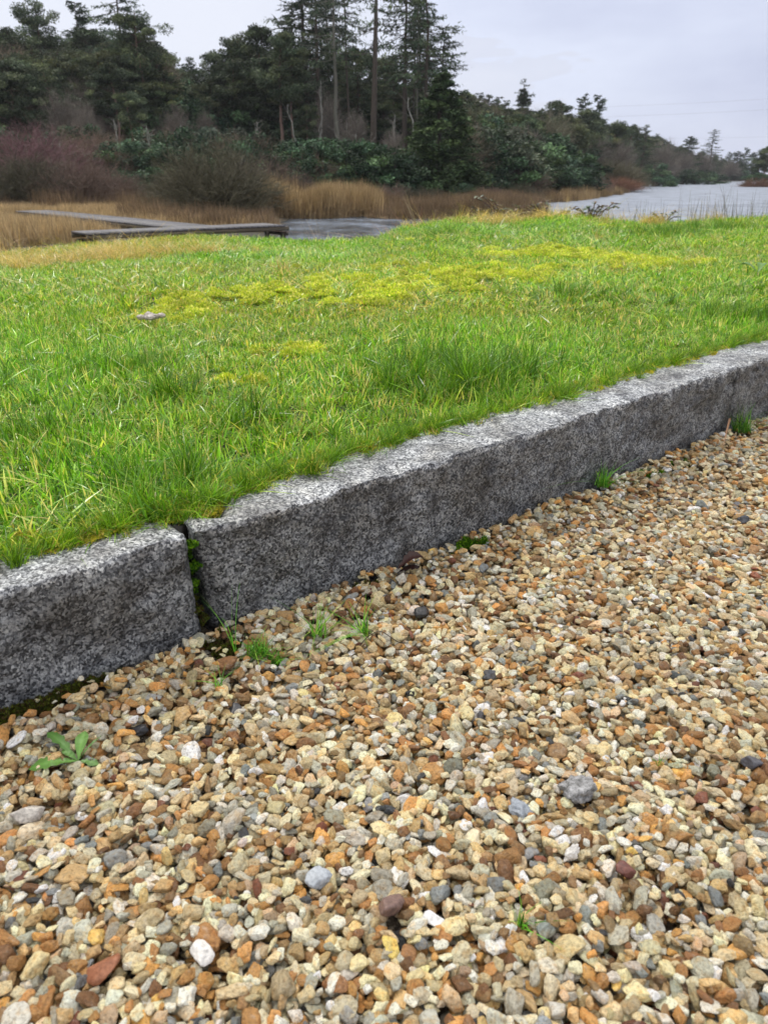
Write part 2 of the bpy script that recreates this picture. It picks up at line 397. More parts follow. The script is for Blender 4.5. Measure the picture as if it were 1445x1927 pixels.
def m_water():
    m, t, b = mat('river_water'); v = texco(t)
    mpn = N(t, 'ShaderNodeMapping'); mpn.inputs['Scale'].default_value = (.8, .45, 1); lk(t, v, mpn.inputs[0])
    n = noise(t, 1.1, 6, mpn.outputs[0], .75); n2 = noise(t, .25, 3, v, .5)
    b.inputs['Base Color'].default_value = (.11, .13, .16, 1); b.inputs['Roughness'].default_value = .26
    b.inputs['IOR'].default_value = 1.33; b.inputs['Specular IOR Level'].default_value = .5
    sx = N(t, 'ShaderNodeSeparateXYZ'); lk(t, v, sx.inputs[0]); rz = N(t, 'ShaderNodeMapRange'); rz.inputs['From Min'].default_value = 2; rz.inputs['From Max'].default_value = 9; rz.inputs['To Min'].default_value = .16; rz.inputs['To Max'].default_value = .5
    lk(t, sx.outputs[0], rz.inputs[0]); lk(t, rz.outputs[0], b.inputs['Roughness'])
    sky_sheen = N(t, 'ShaderNodeMapRange'); sky_sheen.inputs['From Min'].default_value = 1; sky_sheen.inputs['From Max'].default_value = 7; lk(t, sx.outputs[0], sky_sheen.inputs[0])
    nn_ = noise(t, .9, 5, mpn.outputs[0], .7); ripple_glint = ramp(t, nn_.outputs[0], [(.36, (.72, .72, .72)), (.52, (1, 1, 1)), (.68, (1.3, 1.3, 1.3))])
    ripple_glint = mixc(t, sky_sheen.outputs[0], ramp(t, nn_.outputs[0], [(.40, (.35, .35, .35)), (.50, (1, 1, 1)), (.62, (2.3, 2.35, 2.4))]), ripple_glint)  # ripple glints painted as light and dark streaks, stronger on the pond
    lk(t, mixc(t, 1.0, mixc(t, sky_sheen.outputs[0], (.12, .145, .18), (.25, .28, .335)), ripple_glint, 'MULTIPLY'), b.inputs['Base Color'])  # reflected sky put into the base colour: river paler, pond darker
    s = N(t, 'ShaderNodeMapRange'); s.inputs['From Min'].default_value = .3; s.inputs['From Max'].default_value = .7; s.inputs['To Min'].default_value = .35; s.inputs['To Max'].default_value = .7
    lk(t, n2.outputs[0], s.inputs[0])
    bn = N(t, 'ShaderNodeBump'); bn.inputs['Distance'].default_value = .30; lk(t, s.outputs[0], bn.inputs['Strength']); lk(t, n.outputs[0], bn.inputs['Height']); lk(t, bn.outputs[0], b.inputs['Normal'])
    return m
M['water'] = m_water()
def m_wood():
    m, t, b = mat('weathered_timber'); v = texco(t)
    mpn = N(t, 'ShaderNodeMapping'); mpn.inputs['Scale'].default_value = (2, 30, 30); lk(t, v, mpn.inputs[0])
    n = noise(t, 1, 5, mpn.outputs[0], .6)
    a = N(t, 'ShaderNodeAttribute', attribute_name='tone')
    c = mixc(t, 1.0, a.outputs[0], ramp(t, n.outputs[0], [(.3, (.55, .55, .55)), (.7, (1.2, 1.2, 1.2))]), 'MULTIPLY')
    lk(t, c, b.inputs['Base Color']); b.inputs['Roughness'].default_value = .45
    return m
M['timber'] = m_wood()

# ------------------------------------------------------------------ ground sheets
def grid_sheet(name, U, S, fz, m, smooth=True):
    uu, ss = np.meshgrid(U, S, indexing='ij'); x, y = xy(uu, ss); z = fz(x, y, uu, ss)
    V = np.stack([x, y, z], -1).reshape(-1, 3); a, b = len(U), len(S)
    i = np.arange(a - 1)[:, None] * b; j = np.arange(b - 1)[None, :]
    Q = np.stack([i + j, i + b + j, i + b + j + 1, i + j + 1], -1).reshape(-1, 4)
    return link(name, mesh_np(name, V, Q, m, smooth=smooth))
def geo(a, b, first, r):
    o = [a]; st = first
    while o[-1] < b: o.append(o[-1] + st); st *= r
    return np.array(o)
Sg = geo(.075, 900, .05, 1.035); Uh = geo(0, 900, .09, 1.04); Ug = np.concatenate([-Uh[::-1], Uh[1:]]) + .8
tag(grid_sheet('ground', Ug, Sg, lambda x, y, u, s: H(x, y), M['soil']), kind='structure')
GRIT = [(560, 1490, .075, .017), (1150, 1435, .10, .015), (650, 1660, .06, .015), (1000, 1600, .05, .010), (300, 1450, .05, .012)]
GRITW = [(*on_z(a, b, 0), r, h) for a, b, r, h in GRIT]
def bedz(x, y, u=None, s=None):
    if s is None: u, s = us(x, y)
    z = -.026 + .022 * sstep(-.30, -.02, s) + .010 * (fbm(x, y, .35, 21) - .5)
    for gx, gy, r, h in GRITW: z = z + h * np.exp(-((x - gx) ** 2 + (y - gy) ** 2) / r ** 2)
    return z
Sb = np.concatenate([-geo(-.0, 900, .02, 1.05)[::-1], [.085]])
tag(grid_sheet('driveway', Ug, Sb, lambda x, y, u, s: bedz(x, y, u, s), M['grit']), kind='structure')
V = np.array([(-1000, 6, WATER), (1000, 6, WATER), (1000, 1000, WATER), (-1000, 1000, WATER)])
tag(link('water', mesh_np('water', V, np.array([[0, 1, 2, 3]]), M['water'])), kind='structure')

# ------------------------------------------------------------------ granite kerb stones
def fn(x, y, z, sc, o=4, seed=0):
    return mnoise.fractal(Vector((x / sc + seed, y / sc + seed * .7, z / sc)), .6, 2.0, o)
def kerb_stone(u0, u1, zt, wdt, label, seed, bevL=0, bevR=0, leanL=0, leanR=0, chips=()):
    step = .006; nu = int((u1 - u0) / step)
    zb = -.10
    sec = []                                         # closed section loop (s, z) with rounded arrises
    def seg(a, b, n): return [(a[0] + (b[0] - a[0]) * i / n, a[1] + (b[1] - a[1]) * i / n) for i in range(n)]
    sec += seg((0, zb), (0, zt - .003), 46) + seg((0, zt - .003), (.003, zt), 3) + seg((.006, zt), (wdt, zt), 24) + seg((wdt, zt), (wdt, zb), 12) + seg((wdt, zb), (0, zb), 4)
    sec = np.array(sec); k = len(sec)
    rings = []
    cs = np.array([wdt / 2, (zt + zb) / 2])
    for q in (0, .25, .45, .62, .76, .87, .95): rings.append((0, q))
    body = [(i / nu, 1) for i in range(nu + 1)]
    rings += body + [(1, q) for _, q in rings[::-1]]
    V = np.zeros((len(rings), k, 3)); Cc = np.ones((len(rings), k, 3))
    for a, (f, q) in enumerate(rings):
        for b in range(k):
            s, z = cs + (sec[b] - cs) * q
            u = u0 + (u1 - u0) * f
            hz = (z - zb) / (zt - zb)
            if q == 1 or q > 0:
                dl = u - u0; dr = u1 - u
                # rough-hewn relief
                du = ds = dz = 0
                n1 = fn(u, s, z, .13, 4, seed); n2 = fn(u, s, z, .035, 4, seed + 3); n3 = fn(u + 5, s, z, .012, 3, seed + 5)
                fr = 1 if b < 48 else 0
                if fr: ds = n1 * .0075 + n2 * .0038 + n3 * .0020; 
                top = 1 if 46 <= b < 73 else 0
                edge = math.exp(-((s) ** 2) / .02 ** 2) * max(0, min(1, (z - zt + .03) / .03))
                n4 = fn(u, 3.3, 1.1, .09, 4, seed + 9); n5 = fn(u, 7.3, 1.1, .025, 3, seed + 11)
                if top or hz > .85: dz = n2 * .0018 + n3 * .0013 + fn(u, s, 9, .12, 3, seed + 2) * .0025
                dz -= edge * max(0, n4 * .008 + n5 * .006)
                if f in (0, 1) and q < 1: du = (n1 * .006 + n2 * .004) * (1 - q * .5)
                # corner bevels at the joints
                if bevL and dl < bevL: ds += (1 - dl / bevL) ** 1.3 * bevL * .8 * max(0, 1 - s / wdt)
                if bevR and dr < bevR: ds += (1 - dr / bevR) ** 1.6 * bevR * .7 * max(0, 1 - s / wdt)
                dz -= (.006 * math.exp(-dl / .008) * (bevL > 0) + .006 * math.exp(-dr / .008) * (bevR > 0)) * top
                lf = (1 - hz) * (leanL * math.exp(-dl / .15) + leanR * math.exp(-dr / .15))
                u += lf + du; s += ds; z += dz
                for (cu, cs_, r, d) in chips:
                    g = math.exp(-((u - cu) ** 2 + (s - cs_) ** 2) / r ** 2)
                    if top: z -= d * g
            S = s + float(s_front(u))
            x, y = xy(u, S); V[a, b] = (x, y, z + .006 * max(0, u - .8))
            pale = 2.0 if (46 <= b < 73) else 1.0  # top tinted brighter than the face, painted light from above
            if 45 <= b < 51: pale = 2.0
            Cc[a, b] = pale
    Vf = V.reshape(-1, 3); o = Vf.mean(0); o[2] = 0
    i = np.arange(len(rings) - 1)[:, None] * k; j = np.arange(k)[None, :]; j2 = (j + 1) % k
    Q = np.stack([i + j, i + j2, i + k + j2, i + k + j], -1).reshape(-1, 4)
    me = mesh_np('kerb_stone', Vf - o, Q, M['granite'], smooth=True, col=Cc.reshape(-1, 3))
    bm = bmesh.new(); bm.from_mesh(me); bmesh.ops.remove_doubles(bm, verts=bm.verts, dist=1e-6); bmesh.ops.recalc_face_normals(bm, faces=bm.faces); bm.to_mesh(me); bm.free()
    ob = link('kerb_stone', me, loc=o)
    tag(ob, label, 'kerb stone', 'granite kerb stones edging the lawn')
    return ob
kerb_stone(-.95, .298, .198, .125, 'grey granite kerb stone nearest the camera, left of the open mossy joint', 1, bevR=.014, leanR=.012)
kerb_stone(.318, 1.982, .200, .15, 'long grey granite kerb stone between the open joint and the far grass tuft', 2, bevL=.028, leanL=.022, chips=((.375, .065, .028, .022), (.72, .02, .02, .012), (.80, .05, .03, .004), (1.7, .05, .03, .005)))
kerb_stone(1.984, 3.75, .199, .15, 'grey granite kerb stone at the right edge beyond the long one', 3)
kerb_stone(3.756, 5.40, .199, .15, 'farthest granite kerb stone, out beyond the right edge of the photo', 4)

# ------------------------------------------------------------------ gravel
def ico(sub):
    bm = bmesh.new(); bmesh.ops.create_icosphere(bm, subdivisions=sub, radius=1)
    bm.verts.ensure_lookup_table()
    V = np.array([v.co[:] for v in bm.verts]); F = np.array([[v.index for v in f.verts] for f in bm.faces]); bm.free(); return V, F
IV, IF = ico(4)
def stone_verts(seed, p=16, k=11, rough=.03, dims=(1, .78, .58), V0=None):
    r_ = np.random.default_rng(seed); V0 = IV if V0 is None else V0
    n = r_.normal(size=(k, 3)); n /= np.linalg.norm(n, axis=1)[:, None]
    n = np.concatenate([n, -n[:4] + .25 * r_.normal(size=(4, 3))]); n /= np.linalg.norm(n, axis=1)[:, None]
    d = r_.uniform(.58, 1.0, len(n))
    q = np.maximum(V0 @ n.T, 1e-6) / d
    r = (np.sum(q ** p, 1)) ** (-1 / p); r = np.minimum(r, 1.25)
    off = seed * 1.37
    nn = np.array([mnoise.fractal(Vector((*(v * 1.6 + off),)), .7, 2, 3) for v in V0])
    r = r * (1 + rough * nn * 2)
    return V0 * r[:, None] * np.array(dims)
protos = []
IV3, IF3 = ico(3)
for i in range(36):
    r_ = np.random.default_rng(100 + i)
    dims = (1, r_.uniform(.62, .92), r_.uniform(.42, .70))
    protos.append(mesh_np('pebble', stone_verts(100 + i, p=r_.choice([34, 50, 80]), k=int(r_.integers(4, 9)), rough=.05, dims=dims, V0=IV), IF, M['stone'], smooth=True))
def lin(c):
    c = np.array(c, float) / 255; return np.where(c <= .04045, c / 12.92, ((c + .055) / 1.055) ** 2.4)
PAL = [((232, 222, 192), 21), ((218, 200, 162), 19), ((206, 176, 128), 13), ((192, 144, 90), 10), ((186, 184, 170), 9), ((214, 212, 204), 9), ((212, 184, 154), 5),
       ((244, 240, 230), 9), ((134, 98, 66), 4.5), ((160, 130, 92), 9), ((146, 152, 156), 2.5), ((134, 86, 68), .9), ((70, 74, 80), .7), ((218, 166, 98), 3)]
PC = np.array([lin(c) for c, _ in PAL]); PW = np.array([q for _, q in PAL], float); PW /= PW.sum()
CELL = .003; GX0, GX1, GY0, GY1 = -1.55, 4.0, -.25, 4.1
nx, ny = int((GX1 - GX0) / CELL), int((GY1 - GY0) / CELL)
gx = GX0 + (np.arange(nx) + .5) * CELL; gy = GY0 + (np.arange(ny) + .5) * CELL
HM = bedz(gx[:, None], gy[None, :]).astype(np.float32)
special = []     # (x, y, z, size) of individually modelled stones
def deposit(n, amean, rs):
    P, RO, SL = [], [], []
    X = rs.uniform(GX0 + .03, GX1 - .03, (n, 2)); Y = rs.uniform(GY0 + .03, GY1 - .03, (n, 2))
    A = amean * np.exp(rs.normal(0, .24, n)); A = np.clip(A, amean * .5, amean * 1.9)
    yaw = rs.uniform(0, 2 * np.pi, n); tx = rs.normal(0, .32, n); ty = rs.normal(0, .32, n)
    # keep on the drive side and roughly inside what any nearby camera sees
    U, S = us(X, Y); sf = s_front(U)
    ok = (S < sf - .006) & (Y < .62 * np.abs(X) + 3.2) & (np.abs(X - .1) < .95 * Y + 1.15)
    for i in range(n):
        best = None; a = A[i]; k = int(a * .62 / CELL)
        for j in range(2):
            if not ok[i, j]: continue
            cx = int((X[i, j] - GX0) / CELL); cy = int((Y[i, j] - GY0) / CELL)
            if cx - k < 0 or cy - k < 0 or cx + k + 1 > nx or cy + k + 1 > ny: continue
            hz = HM[cx - k:cx + k + 1:2, cy - k:cy + k + 1:2].mean()
            if best is None or hz < best[0]: best = (hz, j, cx, cy)
        if best is None: continue
        _, j, cx, cy = best
        if (k, ) not in DC:
            g = np.arange(-k, k + 1); rr = (g[:, None] ** 2 + g[None, :] ** 2) / ((k + .5) ** 2)
            DC[(k,)] = (np.sqrt(np.maximum(0, 1 - np.minimum(rr, 1))).astype(np.float32), rr <= 1)
        dome, msk = DC[(k,)]
        pt = HM[cx - k:cx + k + 1, cy - k:cy + k + 1]
        c = a * .50
        zc = float((pt + dome * c)[msk].max()) - c * .38
        lev = bedz_s[cx // 8, cy // 8]
        if zc > lev + .030 - GR[cx // 8, cy // 8]: continue
        pt[msk] = np.maximum(pt, zc + dome * c)[msk]
        P.append((X[i, j], Y[i, j], zc)); RO.append((tx[i], ty[i], yaw[i])); SL.append(a)
    return P, RO, SL
DC = {}
gxs, gys = gx[::8], gy[::8]
bedz_s = bedz(gxs[:, None], gys[None, :]); GR = np.zeros_like(bedz_s)
for qx, qy, r, h in GRITW: GR += h * 1.25 * np.exp(-((gxs[:, None] - qx) ** 2 + (gys[None, :] - qy) ** 2) / r ** 2)
rs = np.random.default_rng(5)
P, RO, SL = [], [], []
for n, am in ((66000, .0077), (220000, .0080), (160000, .0067), (120000, .0055)):
    a, b, c = deposit(n, am, rs); P += a; RO += b; SL += c
P = np.array(P); RO = np.array(RO); SL = np.array(SL)
# small fragments and coarse grit lying between the stones
ng = 26000
gxx = rs.uniform(GX0, GX1, ng); gyy = rs.uniform(GY0, GY1, ng); U_, S_ = us(gxx, gyy)
k_ = (S_ < s_front(U_) - .004) & (np.abs(gxx - .1) < .95 * gyy + 1.15); gxx, gyy = gxx[k_], gyy[k_]
gz = HM[((gxx - GX0) / CELL).astype(int).clip(0, nx - 1), ((gyy - GY0) / CELL).astype(int).clip(0, ny - 1)]
bz = bedz(gxx, gyy); k_ = gz < bz + .012; gxx, gyy, gz = gxx[k_], gyy[k_], gz[k_]
def gz_at(x, y):
    i = int((x - GX0) / CELL); j = int((y - GY0) / CELL); return float(HM[max(i - 1, 0):i + 2, max(j - 1, 0):j + 2].mean())
def gp(px, py):
    """photo point on the gravel surface"""
    z = 0.
    for _ in range(4):
        x, y = on_z(px, py, z); z = gz_at(x, y) if GX0 < x < GX1 and GY0 < y < GY1 else 0
    return x, y, z
n1 = len(P); P = np.concatenate([P, np.stack([gxx, gyy, gz + .001], 1)]); RO = np.concatenate([RO, rs.uniform(-1, 6, (len(gxx), 3))]); SL = np.concatenate([SL, rs.uniform(.0016, .0045, len(gxx))])
SPEC = [  # px, py, length m, colours, label
 (262, 1382, .034, (.020, .022, .028), (.032, .034, .042), 'angular black slate chip beside the leafy weed'),
 (442, 1344, .026, (.022, .024, .028), (.05, .05, .055), 'small flat black stone right of the angular slate chip'),
 (792, 1166, .030, (.012, .012, .014), (.03, .03, .032), 'glossy black stone among the rust stones below the kerb'),
 (1250, 944, .022, (.05, .055, .065), (.09, .095, .11), 'dark blue-grey pebble near the small grass tuft by the kerb'),
 (1398, 983, .026, (.035, .04, .05), (.06, .065, .08), 'dark oval pebble near the right edge of the gravel'),
 (1414, 1446, .030, (.07, .07, .085), (.11, .11, .125), 'slate-grey blocky stone at the right edge of the gravel'),
 (1088, 1499, .040, (.10, .10, .095), (.42, .42, .43), 'rough grey and white weathered lump, largest dark piece on the gravel'),
 (1074, 1618, .022, (.62, .60, .56), (.78, .76, .72), 'bright white quartz stone standing upright below the grey lump'),
 (815, 1740, .024, (.66, .66, .66), (.80, .80, .80), 'narrow pure white stone left of the tiny grass sprout'),
 (745, 1768, .026, (.03, .03, .035), (.10, .10, .11), 'black and white rounded stone near the bottom centre'),
 (197, 1832, .028, (.28, .10, .045), (.34, .14, .07), 'terracotta-red stone near the bottom left corner'),
 (1176, 1640, .022, (.13, .045, .035), (.20, .08, .06), 'dark red stone right of the white quartz'),
 (737, 1712, .036, (.16, .10, .085), (.24, .15, .12), 'long purplish brown stone left of the narrow white one'),
 (55, 1538, .036, (.30, .27, .24), (.62, .58, .52), 'large mottled cream and grey stone at the left edge'),
 (978, 1528, .026, (.26, .29, .33), (.36, .39, .43), 'pale blue-grey stone left of the weathered lump'),
 (602, 1660, .028, (.34, .37, .41), (.46, .49, .52), 'pale bluish stone in the sandy gap at the lower centre'),
 (382, 1797, .026, (.70, .68, .64), (.82, .80, .76), 'bright white rounded stone at the lower left')]
SPEC = [(a, b, L * (.86 if L > .025 and 'lump' not in q else 1), c, d, q) for a, b, L, c, d, q in SPEC]
SPW = [(*gp(a, b), L) for a, b, L, *_ in SPEC]
CLR = [(x, y, L * .48) for x, y, z, L in SPW]
MOSSY = [(0, 1352, .020), (40, 1338, .020), (80, 1325, .020), (120, 1310, .018), (160, 1295, .014), (200, 1280, .010), (872, 1030, .020), (905, 1022, .012), (700, 1098, .014), (670, 1105, .010), (1245, 884, .018), (1215, 898, .014), (1290, 862, .014), (1010, 968, .010),
         (415, 1215, .024), (440, 1200, .016), (770, 1072, .022), (800, 1062, .014), (490, 1232, .014), (520, 1248, .010), (604, 1196, .010), (688, 1192, .010), (1130, 925, .016), (1395, 815, .026), (745, 1090, .012)]
def mp_(px, py):
    x, y, z = gp(px, py); u, s = us(x, y)
    if s > s_front(u) - .05: s = min(s, float(s_front(u)) - .012); x, y = xy(u, s)
    return x, y, gz_at(x, y)
CLR += [(*mp_(a, b)[:2], r * 1.25) for a, b, r in MOSSY]
kk_ = np.ones(len(P), bool)
for x, y, r in CLR: kk_ &= ~((np.hypot(P[:, 0] - x, P[:, 1] - y) < r) & (SL > .005))
P, RO, SL = P[kk_], RO[kk_], SL[kk_]
ci_ = rs.choice(len(PAL), len(P), p=PW); tint = PC[ci_] * np.exp(rs.normal(-.04, .26, (len(P), 1))) * np.exp(rs.normal(0, .022, (len(P), 3)))
tint = tint * (.86 + .28 * fbm(P[:, 0], P[:, 1], .5, 31))[:, None]
an = np.stack([np.exp(rs.normal(0, .13, len(P))), np.exp(rs.normal(0, .12, len(P))), np.exp(rs.normal(0, .12, len(P)))], 1)
tag(scatter('gravel', P, RO, SL[:, None] * an, rs.integers(0, len(protos), len(P)), np.clip(tint * np.array([.95, .94, .865]), 0, .9), protos),
    'wet cream, tan and rust angular gravel spread up to the granite kerb', 'gravel', kind='stuff')
print('gravel', len(P))
# ------------------------------------------------------------------ grass
GCOL = np.array([lin(c) for c in [(106, 152, 38), (128, 174, 44), (92, 138, 36), (156, 190, 62), (118, 162, 58), (178, 194, 84), (72, 116, 34), (212, 206, 106), (216, 194, 124)]])
def blades(mb, n, Rr, h0, h1, wd, rg, lean=.5, colw=None, cols=GCOL, bend=.6, k=5, dirbias=None):
    a = rg.uniform(0, 2 * np.pi, n); r = Rr * np.sqrt(rg.random(n))
    base = np.stack([r * np.cos(a), r * np.sin(a), np.full(n, -.006)], 1)
    h = rg.uniform(h0, h1, n); az = rg.uniform(0, 2 * np.pi, n)
    L = np.minimum(np.abs(rg.normal(0, lean, n)), 1.5); d = np.stack([np.cos(az), np.sin(az)], 1) * L[:, None]
    if dirbias is not None: d += np.array(dirbias)
    t = np.linspace(0, 1, k)
    bd = np.minimum(np.abs(rg.normal(0, bend, n)), 1.6)
    hor = (t[None, :] * .6 + (t[None, :] ** 2) * bd[:, None])
    Pp = np.zeros((n, k, 3))
    Pp[..., 0] = base[:, 0, None] + h[:, None] * hor * d[:, 0, None]; Pp[..., 1] = base[:, 1, None] + h[:, None] * hor * d[:, 1, None]
    Pp[..., 2] = base[:, 2, None] + h[:, None] * (t[None, :] - .30 * bd[:, None] * t[None, :] ** 2.4)
    sa = az + np.pi / 2 + rg.normal(0, .5, n)
    side = np.stack([np.cos(sa), np.sin(sa), rg.normal(0, .25, n)], 1)
    wv = wd * rg.uniform(.6, 1.3, n)[:, None] * np.array([.75, 1, .9, .6, .12] if k == 5 else np.linspace(1, .12, k))[None, :]
    ci = rg.choice(len(cols), n, p=colw)
    c = cols[ci] * np.exp(rg.normal(.06, .30, (n, 1)))
    ribbon(mb, Pp, wv, side, c)
GW = np.array([.19, .20, .14, .14, .10, .09, .05, .055, .035]); GW /= GW.sum()
gp_protos = []
for i in range(10):      # 0-9 lawn patches
    rg = np.random.default_rng(500 + i); mb = MB()
    blades(mb, 84, .058, .016, .046, .0032, rg, lean=.75, colw=GW, bend=.9)
    blades(mb, 26, .055, .035, .070, .0034, rg, lean=.5, colw=GW, bend=.6)
    blades(mb, 26, .058, .015, .04, .0018, rg, lean=1.4, colw=None, cols=GCOL[[5, 7, 8]], bend=1.2)
    gp_protos.append(mb.mesh('grass_patch', M['grass']))
for i in range(4):       # 10-13 long lush tufts
    rg = np.random.default_rng(550 + i); mb = MB()
    blades(mb, 60, .022, .06, .13, .0034, rg, lean=.55, cols=GCOL[[0, 1, 2, 6]], bend=.9, k=6)
    blades(mb, 18, .03, .04, .09, .0028, rg, lean=1.0, colw=GW, bend=1.1)
    gp_protos.append(mb.mesh('grass_tuft', M['grass']))
for i in range(4):       # 14-17 straw blades, bent over
    rg = np.random.default_rng(570 + i); mb = MB()
    sc_ = np.array([lin(c) for c in [(206, 180, 120), (190, 160, 96), (222, 204, 150), (170, 160, 80), (130, 140, 60)]])
    blades(mb, 60, .05, .05, .12, .0030, rg, lean=1.0, cols=sc_, bend=1.7, k=6)
    gp_protos.append(mb.mesh('straw_tuft', M['grass']))
def moss_mesh(mb, n, Rr, hh, rg, cols, size=.004):
    a = rg.uniform(0, 2 * np.pi, n); r = Rr * np.sqrt(rg.random(n)); q = r / Rr
    z = hh * (1 - q ** 2) * (.55 + .45 * np.sin(r * 300 + a * 3)) * rg.uniform(.5, 1, n)
    b = np.stack([r * np.cos(a), r * np.sin(a), z], 1)
    c = cols[rg.integers(0, len(cols), n)] * np.exp(rg.normal(0, .2, (n, 1)))
    for kk in range(3):
        d = rg.normal(size=(n, 3)); d[:, 2] = np.abs(d[:, 2]) + .5; d /= np.linalg.norm(d, axis=1)[:, None]
        s = np.cross(d, rg.normal(size=(n, 3))); s /= np.linalg.norm(s, axis=1)[:, None]
        L = size * rg.uniform(.6, 1.4, n)[:, None]
        V = np.stack([b - s * L * .25, b + s * L * .25, b + d * L], 1).reshape(-1, 3)
        mb.add(V, T=np.arange(3 * n).reshape(-1, 3), col=np.repeat(c, 3, 0))
MCOL = np.array([lin(c) for c in [(216, 226, 74), (230, 232, 104), (184, 208, 64), (238, 236, 150), (150, 184, 54)]])
for i in range(4):       # 18-21 yellow moss cushions
    rg = np.random.default_rng(590 + i); mb = MB(); moss_mesh(mb, 700, .05, .016, rg, MCOL, .0055)
    gp_protos.append(mb.mesh('moss_patch', M['moss']))
def s_edge(u): return np.interp(u, [-1, 0, .26, .33, .5, .8, 1.12, 1.46, 1.76, 2.2, 4], [.045, .052, .055, .035, .078, .108, .120, .108, .134, .15, .17])
def kt(x, y):   # root height: soil, or the kerb top where the turf creeps over it
    u, s = us(x, y); h = H(x, y)
    return np.where(s < .165 + s_front(u), np.maximum(h, .196 + .006 * np.maximum(0, u - .8)), h)
def jgrid(x0, x1, y0, y1, sp, rg):
    X, Y = np.meshgrid(np.arange(x0, x1, sp), np.arange(y0, y1, sp)); X = X.ravel() + rg.uniform(-.5, .5, X.size) * sp; Y = Y.ravel() + rg.uniform(-.5, .5, Y.size) * sp
    return X, Y
rg = np.random.default_rng(77)
MOSS = [(600, 545, .30), (680, 560, .28), (850, 518, .55), (740, 530, .50), (960, 520, .35), (800, 545, .3), (520, 668, .13), (440, 566, .25), (570, 660, .10), (620, 545, .3), (330, 585, .2), (380, 575, .22), (1150, 488, .5), (500, 560, .2), (60, 1040, .05), (20, 1052, .05), (1040, 480, .5)]
MW = [(*on_z(a, b, .2), r) for a, b, r in MOSS]
def mossf(x, y):
    m = np.zeros_like(x)
    for qx, qy, r in MW: m = np.maximum(m, np.exp(-((x - qx) ** 2 + ((y - qy) * .8) ** 2) / r ** 2))
    return m * (.10 + 1.35 * fbm(x, y, .20, 41)) + .35 * sstep(.62, .8, fbm(x, y, .5, 45))
LUSH = [(880, 720, .16, 1.25), (760, 720, .10, 1.), (300, 905, .09, 1.2), (340, 880, .06, 1.), (960, 700, .09, 1.1), (1000, 690, .1, .9), (830, 690, .12, 1.0), (60, 830, .12, .8), (480, 800, .08, .7), (330, 740, .12, .6), (1330, 430, .5, 1.2), (1250, 435, .5, 1.), (250, 960, .05, 1), (200, 700, .15, .5), (1100, 560, .2, .6), (1400, 600, .2, .7), (320, 450, .4, .8), (830, 440, .4, .7)]
LW = [(*on_z(a, b, .2), r, q) for a, b, r, q in LUSH]
def lushf(x, y):
    m = np.zeros_like(x)
    for qx, qy, r, q in LW: m = np.maximum(m, q * np.exp(-((x - qx) ** 2 + (y - qy) ** 2) / r ** 2))
    return m
pts, rt, scs, ids, tin = [], [], [], [], []
def put(x, y, z, idx, sc, tilt=.12, tn=(1, 1, 1), rz=None, tx=None, ty=None):
    n = len(x); pts.append(np.stack([x, y, z], 1))
    rt.append(np.stack([rg.normal(0, tilt, n) if tx is None else tx, rg.normal(0, tilt, n) if ty is None else ty, rg.uniform(0, 6.28, n) if rz is None else rz], 1))
    scs.append(sc if sc.ndim == 2 else np.repeat(sc[:, None], 3, 1)); ids.append(idx); tin.append(np.broadcast_to(np.asarray(tn), (n, 3)))
